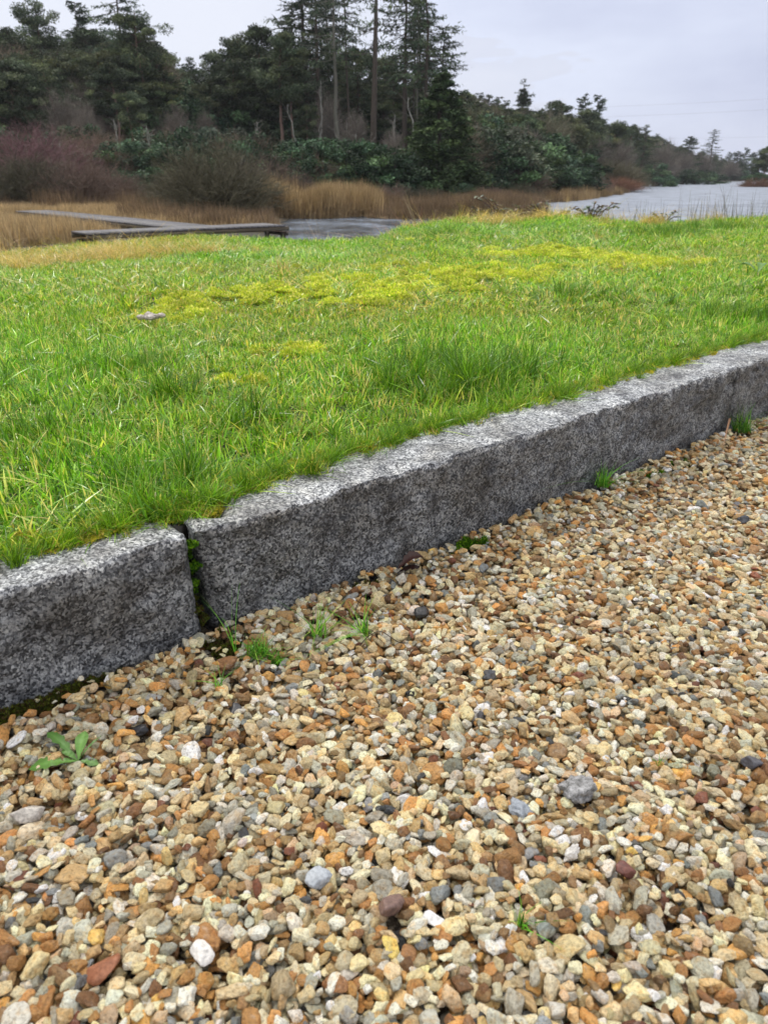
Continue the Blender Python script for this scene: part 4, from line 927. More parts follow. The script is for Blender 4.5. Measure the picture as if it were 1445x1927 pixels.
TR = [
 # far left stand
 ('pine', 4, 64, 4, 74, 'slender crooked pine with a small wind-swept crown, highest tree at the far left', 1.0),
 ('pine', 1, 14, 42, 66, 'broad dark pine cut by the left edge of the photo at the skyline', 1.2),
 ('pine', 3, 38, 104, 60, 'bushy grey-green pine in front of the skyline pines at the far left', 1.3),
 ('roundpine', 0, 6, 130, 55, 'low round-crowned pine at the left edge above the purple shrub', 1.2),
 ('fir', 1, 133, 2, 78, 'pointed dark conifer with a feathery top left of the tall sparse spruce', 1.35),
 ('pine', 1, 172, 46, 74, 'dark pine filling the gap between the pointed conifer and the tall sparse spruce', 1.1),
 ('spruce', 1, 217, -55, 66, 'tall sparse spruce on the left whose top runs out of the picture', 1.25),
 ('pine', 2, 250, 8, 61, 'tall leaning pine with a long reddish trunk and layered crown on the left', 1.0),
 ('spruce', 3, 292, 55, 76, 'ragged spruce sloping down to the gap in the skyline on the left', .9),
 ('fir', 0, 308, 92, 82, 'small dark conifer at the left side of the gap in the skyline', 1.0),
 ('pine', 0, 208, 112, 57, 'olive-green pine with a thin reddish trunk in front of the tall sparse spruce', 1.2),
 ('pine', 4, 100, 118, 56, 'brownish green pine with a drooping crown above the purple shrub', 1.4),
 ('pine', 2, 236, 165, 54, 'short leaning pine with a thin reddish trunk beside the leaning tall pine', 1.1),
 ('fir', 1, 342, 120, 130, 'distant pointed conifer seen in the skyline gap, left one', 1.5),
 ('fir', 0, 356, 117, 134, 'distant bushier conifer seen in the skyline gap, middle one', 1.3),
 ('fir', 1, 384, 126, 128, 'distant low conifer seen in the skyline gap, right one', 1.5),
 # centre left
 ('pine', 3, 412, 92, 68, 'dense pine forming the right shoulder of the skyline gap', 1.2),
 ('roundpine', 1, 441, 66, 66, 'pale-topped round pine right of the skyline gap', 1.0),
 ('pine', 1, 480, 40, 64, 'tall dark pine with a domed crown left of the spruce spires', 1.1),
 ('pine', 0, 517, 48, 56, 'pine with a straight pinkish trunk bare down to the brown shrubs', 1.15),
 ('pine', 2, 546, 95, 60, 'pine with a thin pinkish trunk just right of the straight pinkish one', 1.0),
 ('pine', 4, 452, 150, 62, 'shaded pine with twin-looking reddish stems behind the big brown shrub', 1.1),
 ('pine', 1, 578, 190, 56, 'short pine with a slim tan trunk left of the pale spruce trunk', .9),
 # spires
 ('spruce', 1, 572, -75, 66, 'leftmost of the tall dark spruces, its full branches spreading left over the sky', 1.5),
 ('spruce', 3, 597, -130, 63, 'thick dark spruce second from the left in the tall cluster', 1.0),
 ('mast', 2, 625, -115, 57, 'tall spruce with a pale mossy lower trunk standing in front of its neighbours', 1.1),
 ('mast', 1, 653, -105, 61, 'very slim spruce with short branches right of the pale mossy trunk', .95),
 ('mast', 0, 702, -190, 55, 'tall bare-trunked spruce with thin sparse branches in the centre of the wood', 1.25),
 ('spruce', 0, 764, -90, 62, 'tall spruce with branches swept left, first of the right-hand spires', 1.25),
 ('mast', 1, 779, -60, 66, 'thin spire close behind the first of the right-hand spruces', 1.0),
 ('mast', 2, 789, -70, 60, 'pale slender spire in the middle of the right-hand spruces', .55),
 ('spruce', 2, 808, -55, 58, 'rightmost tall spruce with branches reaching right over the sky', 1.25),
 ('spruce', 3, 829, 60, 62, 'shorter ragged spruce on the right flank of the tall spires', 1.3),
 ('spruce', 1, 745, 100, 68, 'shorter dark spruce filling the space left of the right-hand spires', 1.3),
 ('spruce', 3, 553, 20, 70, 'shaded spruce on the left side of the tall cluster, lower than the rest', 1.3),
 ('spruce', 0, 612, -20, 72, 'spruce mostly hidden behind the pale mossy trunk', 1.2),
 ('spruce', 3, 668, 120, 66, 'low dark spruce filling the middle between the tall trunks', 1.4),
 ('spruce', 1, 790, 20, 70, 'shaded spruce deep behind the right-hand spires', 1.3),
 ('pine', 1, 90, 60, 72, 'dark pine between the far left pines and the pointed conifer', 1.3),
 ('spruce', 3, 262, 40, 78, 'dark spruce crowding behind the tall leaning pine', 1.2),
 ('pine', 0, 430, 100, 60, 'dark green pine in front of the pale-topped round one', 1.3),
 ('roundpine', 0, 678, 83, 70, 'round-crowned pine seen between the slim spruce and the bare-trunked spruce', .95),
 ('roundpine', 1, 722, 100, 72, 'round-crowned pine just right of the bare-trunked spruce', .95),
 ('roundpine', 1, 640, 95, 76, 'small round-topped pine showing behind the pale mossy trunk', .9),
 ('cypress', 0, 834, 140, 46, 'dense dark green cone-shaped cypress reaching down to the reeds', 2.2),
 ('cypress', 0, 800, 250, 48, 'small dark cypress at the left foot of the big cone-shaped one', 1.2),
 # right ridge
 ('roundpine', 0, 880, 168, 105, 'small rounded pine on the ridge just right of the big cypress', 1.2),
 ('fir', 1, 905, 174, 150, 'first little pointed conifer on the ridge right of the cypress', 1.2),
 ('fir', 0, 921, 178, 152, 'second little pointed conifer on the ridge right of the cypress', 1.1),
 ('fir', 1, 938, 182, 150, 'third little pointed conifer on the ridge right of the cypress', 1.3),
 ('fir', 1, 956, 188, 148, 'fourth little pointed conifer on the ridge, nearest the spiky spruce', 1.2),
 ('mast', 1, 990, 146, 92, 'spiky two-topped spruce standing above the ridge on the right', 1.0),
 ('fir', 0, 984, 166, 90, 'dark conifer crowded under the spiky two-topped spruce', 1.1),
 ('pine', 0, 1062, 183, 92, 'flat-topped pine with see-through crown on the right-hand ridge', 1.5),
 ('fir', 1, 1104, 176, 108, 'left one of two pale feathery conifers close together on the ridge', 1.0),
 ('fir', 1, 1122, 178, 109, 'right one of two pale feathery conifers close together on the ridge', 1.1),
 ('roundpine', 1, 1110, 204, 92, 'round dark pine under the two feathery conifers', 1.4),
 ('roundpine', 0, 1010, 208, 86, 'dark round pine right of the spiky spruce', 1.3),
 ('roundpine', 1, 1160, 226, 106, 'round pine on the descending ridge left of the layered dark one', 1.2),
 ('spruce', 1, 1214, 234, 108, 'large dark layered conifer standing above the river bank', 1.5),
 ('roundpine', 0, 1185, 232, 116, 'small-crowned pine touching the left side of the layered conifer', 1.2),
 ('fir', 0, 1299, 256, 170, 'small dark pointed conifer on the low right part of the ridge', 1.4),
 ('spruce', 2, 1345, 243, 190, 'lone open spruce with an upswept side branch near the river bend', 1.5),
 ('fir', 1, 1372, 285, 230, 'first far conifer on the low skyline beyond the river bend', 1.7),
 ('fir', 0, 1390, 284, 236, 'second far conifer on the low skyline beyond the river bend', 1.6),
 ('fir', 1, 1403, 277, 240, 'third and tallest far conifer on the low skyline beyond the river bend', 1.4),
 ('fir', 0, 1421, 286, 244, 'fourth far conifer on the low skyline, nearest the right bank', 1.8),
 ('roundpine', 0, 1446, 272, 128, 'dark evergreen tree cut by the right edge above the river', 1.4),
 ('roundpine', 1, 1432, 300, 131, 'lower dark evergreen leaning over the river at the right edge', 1.4),
 # bare trees
 ('baretree', 0, 1130, 250, 88, 'bare grey-brown tree below the round pine on the right ridge', 1.1),
 ('baretree', 1, 1075, 245, 78, 'bare brownish tree left of the red-brown shore shrub', 1.2),
 ('baretree', 2, 1250, 262, 132, 'bare grey tree right of the layered dark conifer', 1.4),
 ('baretree', 0, 1175, 262, 96, 'wide bare tree in front of the layered dark conifer', 1.3),
 ('baretree', 1, 1290, 282, 160, 'bare grey tree below the small pointed conifer on the low ridge', 1.5),
 ('baretree', 2, 1325, 283, 178, 'bare grey tree left of the lone open spruce', 1.5),
 ('baretree', 0, 1377, 300, 205, 'pale bare trees at the river bend', 2.0),
 ('deadtree', 2, 672, 235, 49, 'pale forked dead trunks between the evergreen shrubs in the centre', .9),
 ('deadtree', 1, 712, 258, 50, 'thin pale dead trunk right of the forked ones', .9),
 ('deadtree', 0, 598, 138, 57, 'pale dead tree with a forked broken top among the spruces', .8),
 ('deadtree', 0, 278, 225, 47, 'pale forked dead tree rising from the bushes on the left', .7),
 ('deadtree', 1, 128, 262, 46, 'short pale dead stem beside the purple shrub', .8),
 ('deadtree', 1, 560, 190, 55, 'slim pale leaning trunk between the two pinkish pines and the pale spruce', .8),
 ('deadtree', 2, 645, 215, 53, 'cluster of thin pale stems just right of the pale mossy trunk', .7),
 ('deadtree', 0, 742, 205, 54, 'pale crooked stems right of the bare-trunked spruce', .8),
 ('deadtree', 1, 790, 175, 56, 'pale curved stem at the left shoulder of the big cypress', .8),
 ('deadtree', 2, 478, 215, 54, 'grey crooked stems left of the straight pinkish pine', .8),
 ('deadtree', 0, 215, 215, 52, 'grey crooked stems under the olive-green pine', .8),
 ('deadtree', 1, 345, 225, 52, 'thin grey stem below the skyline gap', .8),
 ('baretree', 1, 668, 205, 53, 'grey leafless tree in the centre between the tall trunks', 1.0),
 ('baretree', 0, 738, 240, 52, 'grey leafless tree left of the dark cypress', 1.0),
 ('baretree', 2, 618, 170, 60, 'brown leafless tree around the pale mossy trunk', .9),
 ('baretree', 0, 330, 195, 56, 'brown leafless tree under the skyline gap', 1.1),
 ('baretree', 1, 385, 205, 57, 'grey leafless tree right of the skyline gap', 1.1),
 ('baretree', 2, 110, 165, 54, 'grey leafless tree behind the purple shrub', 1.1),
 ('baretree', 0, 158, 190, 53, 'olive-brown leafless tree right of the purple shrub', 1.0),
 # shrubs
 ('evergreen', 0, 345, 240, 47, 'grey-green rhododendron behind the big brown shrub', 1.2),
 ('evergreen', 1, 300, 262, 45, 'dark rhododendron left of the big brown shrub', 1.2),
 ('silverbush', 0, 405, 225, 50, 'silvery evergreen shrub above the big brown shrub', 1.1),
 ('evergreen', 2, 470, 250, 49, 'dark evergreen shrub around the pinkish pine trunks', 1.3),
 ('evergreen', 2, 530, 262, 48, 'rounded dark evergreen shrub at the foot of the straight pinkish trunk', 1.2),
 ('evergreen', 0, 575, 302, 42, 'bright green shrub at the left end of the evergreens above the golden reeds', 1.3),
 ('evergreen', 1, 630, 310, 42, 'glossy green shrub above the middle of the golden reeds', 1.4),
 ('evergreen', 2, 690, 312, 43, 'dark green laurel shrub below the pale forked trunks', 1.3),
 ('evergreen', 0, 745, 322, 44, 'low dark shrub behind the dark inlet', 1.3),
 ('evergreen', 1, 775, 305, 46, 'dark shrub between the inlet and the cypress', 1.2),
 ('silverbush', 0, 940, 248, 62, 'large billowing grey-green shrub on the slope right of the cypress', 1.3),
 ('evergreen', 1, 985, 265, 62, 'dark green shrub right of the billowing grey-green one', 1.2),
 ('silverbush', 0, 922, 318, 52, 'round grey-green shrub low on the bank right of the cypress', 1.2),
 ('evergreen', 0, 968, 322, 54, 'olive shrub on the bank between the round one and the river', 1.2),
 ('evergreen', 2, 1062, 300, 68, 'green shrub near the water below the see-through pine', 1.3),
 ('evergreen', 2, 1232, 308, 122, 'dark green shrub at the foot of the layered conifer', 1.6),
 ('evergreen', 0, 1298, 318, 148, 'first dark shrub along the far waterline', 1.9),
 ('evergreen', 1, 1328, 318, 165, 'second dark shrub along the far waterline', 1.9),
 ('evergreen', 1, 1434, 322, 124, 'low evergreen shrub on the right-hand bank', 1.7),
 ('redbush', 0, 1432, 334, 117, 'low rusty bush at the waterline of the right-hand bank', 2.2),
 ('purplebush', 0, 45, 236, 42, 'big purple-tinged leafless shrub at the left edge', 1.35),
 ('willow', 0, 42, 288, 36, 'greyish leafless shrub in front of the purple one', 1.5),
 ('brownbush', 0, 150, 294, 36, 'brown leafless shrub behind the boardwalk on the left', 1.35),
 ('brownbush', 0, 215, 318, 38, 'low red-brown leafless shrub right of the brown one', 1.3),
 ('willow', 1, 398, 262, 29.5, 'big rounded olive-brown shrub behind the boardwalk junction', 1.25),
 ('brownbush', 0, 495, 290, 36, 'pale brown leafless shrub right of the big olive-brown one', 1.35),
 ('willow', 2, 330, 318, 35, 'low brown shrub at the left foot of the big olive-brown one', 1.2),
 ('redbush', 0, 755, 292, 48, 'rusty brown dead bush under the trees in the centre', .6),
 ('willow', 2, 1165, 300, 84, 'rounded olive-brown shrub at the point of the river bank', 1.5),
 ('redbush', 0, 1163, 332, 80, 'rust-red low bush at the waterline of the point', 2.6),
 ('brownbush', 0, 1100, 322, 68, 'brown leafless shrub along the bank left of the rust-red bush', 1.8),
 ('brownbush', 0, 735, 345, 39, 'low brown twiggy bush at the right end of the golden reeds', 1.6),
 ('willow', 0, 800, 352, 38, 'low dull brown twiggy bush in the sedge below the cypress', 1.8),
 ('evergreen', 2, 872, 345, 41, 'small dark green bush right of the cypress foot', 1.5),
 ('brownbush', 0, 920, 350, 42, 'low reddish brown twiggy bush at the bank below the round grey-green shrub', 1.8),
 ('willow', 1, 985, 345, 47, 'greyish twiggy bush where the river opens', 1.5),
 ('brownbush', 0, 1035, 318, 62, 'brown leafless shrub where the river begins on the left bank', 1.4),
]
for k_, v_, px, ty, Y, lab, ws in TR: plant(k_, v_, px, ty, Y, lab, ws, color=(.72, .72, .72) if k_ == 'cypress' else None)

# the rest of the wood: one mass of closely set trees
def joined(key):
    T, K = PROTO[key][3], PROTO[key][4]; mb = MB()
    for v, c in zip(T.v, T.c): pass
    me = bpy.data.meshes.new('wood_tree')
    a = T.n; V = np.concatenate(T.v + K.v); Cc = np.concatenate(T.c + K.c); F = []; mi = []
    if T.q: F.append(np.concatenate(T.q)); mi.append(np.zeros(len(F[-1]), int))
    if K.q: F.append(np.concatenate(K.q) + a); mi.append(np.ones(len(F[-1]), int))
    if K.t: F.append(np.concatenate(K.t) + a); mi.append(np.ones(len(F[-1]), int))
    return mesh_np('wood_tree', V, F, [M['bark_i'], M['needle_i']], np.concatenate(mi), False, Cc)
WK = [('pine', 0), ('pine', 1), ('pine', 3), ('roundpine', 0), ('spruce', 1), ('spruce', 3), ('fir', 0), ('fir', 1), ('baretree', 0), ('baretree', 1), ('baretree', 2), ('evergreen', 0), ('evergreen', 2), ('silverbush', 0), ('brownbush', 0)]
wp = [joined(k) for k in WK]
SKX = [-200, 0, 60, 100, 150, 200, 250, 290, 315, 345, 380, 400, 430, 480, 520, 560, 620, 700, 760, 800, 840, 870, 910, 960, 1000, 1040, 1100, 1150, 1200, 1250, 1300, 1350, 1385, 1402, 1600]
SKY_ = [50, 50, 55, 65, 50, 55, 35, 65, 98, 130, 134, 112, 90, 70, 80, 110, 130, 130, 140, 140, 164, 171, 182, 192, 200, 198, 210, 228, 240, 251, 265, 285, 297, 300, 300]
rg = np.random.default_rng(202)
Pw, Rw, Sw, Iw, Tw = [], [], [], [], []
def addw(k, x, y, z, sc, ws, tn): Iw.append(k); Pw.append((x, y, z)); Rw.append((0, 0, rg.uniform(0, 6.28))); Sw.append((sc * ws, sc * ws, sc)); Tw.append(tn)
for i in range(2600):
    px = rg.uniform(-330, 1405); dpt = rg.random(); Y = (((66 if px > 480 else 60) + dpt * 30) if px < 870 else float(shore_y(px)) + 9 + dpt * (26 + .25 * float(shore_y(px)))) + (60 * rg.random() if rg.random() < .3 else 0)
    if 1130 < px < 1235 and Y < 100: Y += 20
    t = float(np.interp(px, SKX, SKY_)) + (rg.uniform(8, 45) + 95 * (1 - dpt) * rg.random() if px < 860 else rg.uniform(0, 28) + 60 * (1 - dpt) * rg.random())
    x, _, zt = at_y(px, t, Y)
    h_ = float(H(x, Y))
    if h_ < WATER + .05 or sdist(np.array([x]), np.array([Y]), L1)[0] < 4: continue
    hh = zt - h_
    if hh < 2.2: continue
    if hh < 4.5: ks = [11, 12, 12, 13, 8, 3, 6] if Y < 90 else [3, 6, 7, 9, 11]
    else:
        ks = [0, 1, 1, 2, 2, 3, 4, 5, 6, 8, 9] if px < 860 else [1, 2, 3, 3, 4, 5, 6, 8, 9, 6, 0, 5, 10]
    k = int(rg.choice(ks)); bh = PROTO[WK[k]][2]
    if k in (11, 12, 13, 14): hh = min(hh, 4.5)
    if k in (8, 9, 10): hh = min(hh, 7)
    sc = min(hh, 15) / bh
    v = rg.uniform(.65, 1.2); addw(k, x, Y, h_ - .1, sc, rg.uniform(.9, 1.3) * (1.25 if hh < 7 else 1), (v * rg.uniform(.9, 1.15), v, v * rg.uniform(.85, 1.1)))
# understorey along the foot of the slope
for i in range(420):
    px = rg.uniform(-300, 1405); Y = float(shore_y(px)) + rg.uniform(4, 12) * (1 if px < 1000 else 1.3); x = (px - 722.5) / 1445 * Y / 1.085
    if sdist(np.array([x]), np.array([Y]), L1)[0] < (8 if px < 560 else 3) or 730 < px < 950: continue
    k = int(rg.choice([11, 12, 12, 13, 14])); hh = rg.uniform(1.4, 3.2) * (1 if px < 1000 else 1.15); v = rg.uniform(.6, 1.2)
    addw(k, x, Y, float(H(x, Y)) - .1, hh / 3, rg.uniform(1, 1.5), (v, v, v))
for i in range(160):      # right-hand bank
    x = rg.uniform(56, 130); Y = rg.uniform(85, 190); d_ = sdist(np.array([x]), np.array([Y]), L2)[0]
    if d_ < 3: continue
    k = int(rg.choice([3, 0, 8, 11, 12, 6])); hh = rg.uniform(2, 3) if k > 10 else rg.uniform(4, 6.5)
    addw(k, x, Y, float(H(x, Y)) - .1, hh / PROTO[WK[k]][2], 1.2, (.9, .9, .9))
tag(scatter('woodland', Pw, Rw, Sw, Iw, np.array(Tw), wp), 'mass of mixed evergreen and leafless trees covering the hillside behind the river', 'woodland', kind='stuff')
print('wood', len(Pw))

# ------------------------------------------------------------------ reeds
def reed_mesh(seed, n=130, R_=.34, h0=1.0, h1=1.6, cols=None, wd=.012):
    rg = np.random.default_rng(seed); mb = MB()
    cols = cols if cols is not None else np.array([(.36, .27, .16), (.29, .21, .125), (.44, .345, .215), (.22, .155, .10)])
    blades(mb, n, R_, h0, h1, wd, rg, lean=.10, cols=cols, bend=.5, k=4)
    blades(mb, n // 3, R_, h0 * .4, h1 * .7, wd, rg, lean=.5, cols=cols, bend=1.0, k=4)
    return mb.mesh('reed_clump', M['reed'])
BW = [(np.array(at_y(148, 436, 17.2)[:2]), np.array([-2.62, 20.3])), (np.array(at_y(362, 421, 19.35)[:2]), np.array(at_y(60, 395, 28.4)[:2]))]
RP = [reed_mesh(300 + i) for i in range(3)] + [reed_mesh(310 + i, cols=np.array([(.17, .120, .085), (.115, .088, .060), (.24, .175, .125)])) for i in range(2)] + [reed_mesh(320 + i, 150, .36, .4, .8, np.array([(.42, .32, .20), (.34, .25, .155), (.50, .40, .27)])) for i in range(2)]
rg = np.random.default_rng(303); rp, rr_, rsx, ri, rt_ = [], [], [], [], []
def reeds(px0, px1, y0, y1, n, ks, s0, s1, tn=1.0):
    for i in range(n):
        px = rg.uniform(px0, px1); Y = rg.uniform(y0, y1); x = (px - 722.5) / 1445 * Y / 1.075
        h_ = float(H(x, Y)); 
        if h_ < WATER - .35: continue
        if any(np.hypot(*(np.array([x, Y]) - (A_ + (B_ - A_) * np.clip(((x - A_[0]) * (B_ - A_)[0] + (Y - A_[1]) * (B_ - A_)[1]) / ((B_ - A_) @ (B_ - A_)), -.1, 1.1)))) < 1.25 for A_, B_ in BW): continue
        rp.append((x, Y, max(h_, WATER) - .02)); rr_.append((rg.normal(0, .09), rg.normal(0, .09), rg.uniform(0, 6.28))); s = rg.uniform(s0, s1) * (.55 + .85 * float(fbm(np.array([x]), np.array([Y * .4]), 1.6, 91)[0])); rsx.append((1.2, 1.2, s)); ri.append(int(rg.choice(ks))); rt_.append(np.array([1, .97, .92]) * tn * rg.uniform(.75, 1.15))
reeds(-160, 340, 20, 34, 2000, [5, 6, 5, 6], .32, .62)          # pale short reeds left of the boardwalk
reeds(-160, 120, 16, 22, 300, [5, 6], .5, .8)
reeds(-160, 480, 33, 38, 500, [3, 5, 6], .35, .7)
reeds(240, 500, 23, 31.5, 420, [5, 6, 5, 3], .28, .5)
reeds(490, 705, 31, 38, 1000, [0, 1, 2, 0], .55, 1.0)        # golden bed
reeds(400, 560, 33, 39, 260, [0, 1, 2, 3], .6, .9)
reeds(700, 1015, 31, 47, 1300, [3, 4, 4, 4, 3, 6], .12, .55)  # reddish sedge along the far bank
reeds(1000, 1180, 50, 84, 400, [3, 0, 1], .3, .6)
reeds(1225, 1330, 95, 150, 160, [0, 3], .6, 1.0)
tag(scatter('reeds', rp, rr_, rsx, ri, np.array(rt_), RP), 'dry tan and rust reed beds standing along the water and boardwalk', 'reeds', kind='stuff')
print('reeds', len(rp))

# ------------------------------------------------------------------ boardwalks
def boardwalk(a, b, wid, ztop, label):
    a = np.array(a); b = np.array(b); L = np.linalg.norm(b - a); d = (b - a) / L; yaw = math.atan2(d[1], d[0])
    r = bpy.data.objects.new('boardwalk', None); C.objects.link(r); r.location = (a[0], a[1], ztop); r.rotation_euler = (0, 0, yaw)
    tag(r, label, 'boardwalk', 'timber boardwalks over the reeds')
    n = int(L / .155); mb = MB(); q = random.Random(3)
    for i in range(n):
        g = q.uniform(.75, 1.2); mb.box((.0775 + i * .155, 0, -.02 + q.uniform(-.002, .002)), (.070, wid / 2, .02), col=(.135 * g, .130 * g, .135 * g))
    link('deck', mb.mesh('deck', M['timber']), r)
    for s in (-1, 1):
        mb = MB(); mb.box((L / 2, s * (wid / 2 - .04), -.088), (L / 2, .03, .045), col=(.115, .088, .05)); link('beam', mb.mesh('beam', M['timber']), r)
    k = max(2, int(L / 2.4))
    for i in range(k + 1):
        mb = MB(); X_ = .12 + (L - .24) * i / k
        for s in (-1, 1): mb.box((X_, s * (wid / 2 - .12), -.75), (.05, .05, .59), col=(.07, .055, .04))
        mb.box((X_ + .08, 0, -.20), (.025, wid / 2 - .02, .05), col=(.08, .065, .045))
        link('post', mb.mesh('post', M['timber']), r)
    return r
boardwalk(at_y(148, 436, 17.2)[:2], (-2.62, 20.3), 1.0, -.40, 'grey plank boardwalk running level to the water, nearer of the two')
boardwalk(at_y(362, 421, 19.35)[:2], at_y(60, 395, 28.4)[:2], 1.1, -.405, 'grey plank boardwalk slanting away from the junction into the reeds')

# ------------------------------------------------------------------ overhead cables
for za, zb, yy, lab in ((201, 186, 230, 'upper thin overhead cable crossing the sky on the right'), (220, 206, 231, 'middle thin overhead cable crossing the sky on the right'), (262, 257, 300, 'lowest and faintest overhead cable on the right')):
    a = np.array(at_y(1135, za, yy)); b = np.array(at_y(1450, zb, yy)); d = b - a; A = a - d * .9; B = b + d * .9
    A[2] = a[2] - d[2] * .9; mb = MB(); t = np.linspace(0, 1, 30)[:, None]; Pc = A * (1 - t) + B * t; Pc[:, 2] -= (4 * .8 * t * (1 - t))[:, 0] - .8
    mb.tube(Pc, .013, 5, col=(.25, .25, .28)); tag(link('overhead_cable', mb.mesh('overhead_cable', M['leafplain'])), lab, 'cable', 'overhead cables on the right')

# ------------------------------------------------------------------ single stones that stand out in the gravel
for i, ((px, py, L, c1, c2, lab), (x, y, z, _)) in enumerate(zip(SPEC, SPW)):
    lump = 'lump' in lab; r_ = np.random.default_rng(900 + i)
    dims = (1, .78, .55) if not lump else (1, .9, .7)
    if 'narrow' in lab or 'upright' in lab: dims = (1, .5, .45)
    if 'long' in lab: dims = (1, .55, .5)
    if 'flat' in lab or 'slate chip' in lab: dims = (1, .72, .36)
    V = stone_verts(900 + i, p=50 if not lump else 12, k=5 if not lump else 14, rough=.05 if not lump else .22, dims=dims) * L * .60
    m_ = m_plainstone('pebble_surface', c1, c2, .35 if sum(c1) < .12 else .55, 60 if not lump else 110)
    o = link('pebble' if not lump else 'weathered_lump', mesh_np('pebble', V, IF, m_, smooth=True), loc=(x, y, z + L * .20), rot=(r_.normal(0, .25), r_.normal(0, .25) + (1.1 if 'upright' in lab else 0), r_.uniform(0, 6.28)))
    tag(o, lab, 'stone')

# ------------------------------------------------------------------ moss at the foot of the kerb
DM = np.array([lin(c) for c in [(76, 86, 28), (56, 66, 24), (98, 106, 34), (62, 48, 30), (80, 62, 36)]])
BM = np.array([lin(c) for c in [(84, 128, 22), (62, 104, 20), (112, 150, 30), (50, 84, 18)]])
m_mossp = m_foliage('kerb_moss', rough=.7, transl=.2, spec=.2, inst=False)
def moss_thing(spots, label, cols, hh=.014):
    rg = np.random.default_rng(len(label)); mb = MB(); P_ = [mp_(a, b) for a, b, r in spots]; o_ = np.array(P_[0])
    for (x, y, z), (_, _, r) in zip(P_, spots):
        m2 = MB(); moss_mesh(m2, int(700 * (r / .02) ** 2) + 150, r, hh, rg, cols, .0042)
        mb.add(m2.v[0] * 0 if False else np.concatenate(m2.v) + np.array([x, y, max(bedz(np.array([x]), np.array([y]))[0] + .012, z - .008)]) - o_, T=np.concatenate(m2.t), col=np.concatenate(m2.c))
    tag(link('moss_clump', mb.mesh('moss_clump', m_mossp), loc=o_), label, 'moss', 'moss along the foot of the kerb')
moss_thing([(0, 1350, .022), (22, 1342, .020), (45, 1335, .018), (68, 1328, .020), (92, 1320, .016), (116, 1310, .018), (140, 1300, .012), (165, 1290, .012), (190, 1280, .010), (215, 1268, .008)], 'dark brownish green moss strip under the nearest kerb stone', DM)
moss_thing([(862, 1034, .013), (876, 1030, .018), (895, 1025, .015), (910, 1019, .010)], 'bright green moss cushion against the middle of the long kerb stone', BM, .022)
moss_thing([(690, 1100, .012), (708, 1096, .010), (672, 1106, .008)], 'small dark moss patch left of the dead brown leaf', DM)
moss_thing([(1228, 890, .014), (1245, 884, .014), (1262, 876, .010), (1290, 862, .010), (1205, 898, .010)], 'dark green moss line at the kerb right of the small grass tuft', BM, .016)
moss_thing([(1000, 972, .008), (1016, 966, .009)], 'tiny moss tuft left of the small grass tuft at the kerb', DM)
moss_thing([(400, 1215, .016), (420, 1212, .018), (440, 1204, .014), (405, 1195, .012)], 'dark soil and moss at the bottom of the open joint', DM)
mb = MB(); rg = np.random.default_rng(4)     # moss climbing inside the joint
for i in range(16):
    u = .308 + rg.normal(0, .004); sx_ = rg.uniform(.015, .05); z = .015 + .165 * i / 16; x, y = xy(u, sx_ - .03)
    m2 = MB(); moss_mesh(m2, 160, .012, .010, rg, BM if i > 5 else DM, .005); mb.add(np.concatenate(m2.v) + np.array([x, y, z]), T=np.concatenate(m2.t), col=np.concatenate(m2.c))
tag(link('moss_clump', mb.mesh('moss_clump', m_mossp)), 'moss growing up inside the open joint between the two nearest kerb stones', 'moss', 'moss along the foot of the kerb')
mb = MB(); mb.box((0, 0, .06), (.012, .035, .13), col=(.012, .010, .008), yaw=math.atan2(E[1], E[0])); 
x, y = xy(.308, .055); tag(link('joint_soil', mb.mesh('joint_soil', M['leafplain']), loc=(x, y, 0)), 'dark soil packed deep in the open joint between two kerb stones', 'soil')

# ------------------------------------------------------------------ little plants in the gravel
GT = np.array([lin(c) for c in [(84, 150, 40), (110, 176, 52), (70, 126, 34), (146, 180, 70)]])
def tuft(px, py, n, Rr, h0, h1, wd, lean, label, cols=GT, base=None, name='grass_tuft', bend=.9, bias=None):
    x, y, z = gp(px, py) if base is None else base
    rg = np.random.default_rng(int(px)); mb = MB(); blades(mb, n, Rr, h0, h1, wd, rg, lean=lean, cols=cols, bend=bend, k=6, dirbias=bias)
    tag(link(name, mb.mesh(name, M['leafplain']), loc=(x, y, z + .006)), label, 'grass tuft' if 'grass' in name else 'plant')
tuft(486, 1240, 130, .016, .015, .036, .0015, .9, 'fine needle-leaved green tuft in the gravel below the open joint')
tuft(520, 1252, 80, .012, .012, .028, .0015, .9, 'smaller fine green tuft just right of its twin below the joint')
tuft(602, 1200, 40, .012, .025, .060, .0024, 1.2, 'sparse spreading grass tuft with arching blades beside the grey-blue stone')
tuft(684, 1196, 30, .008, .025, .055, .0032, 1.3, 'broad-bladed grass tuft leaning right on the gravel')
tuft(1130, 928, 80, .016, .025, .075, .0024, .9, 'bright grass tuft growing from the kerb foot at the middle right')
tuft(1396, 812, 110, .026, .03, .10, .0022, .9, 'larger dark grass tuft at the far kerb joint', GT * .75)
tuft(978, 1742, 18, .004, .016, .040, .0020, .5, 'tiny grass sprout in the gravel at the bottom centre right')
tuft(1240, 1442, 9, .003, .010, .026, .0015, .5, 'tiny grass sprout right of the weathered lump')
tuft(412, 1292, 12, .006, .015, .032, .0016, 1.0, 'few thin blades in the gravel below the joint, left of the needle-leaved tufts')
tuft(440, 1215, 5, .003, .09, .15, .0012, .35, 'long thin grass stalks rising in front of the open joint', bias=(-.25, .1))
tuft(745, 1010, 1, .001, .01, .012, .001, .3, 'single tiny blade at the kerb foot') if False else None
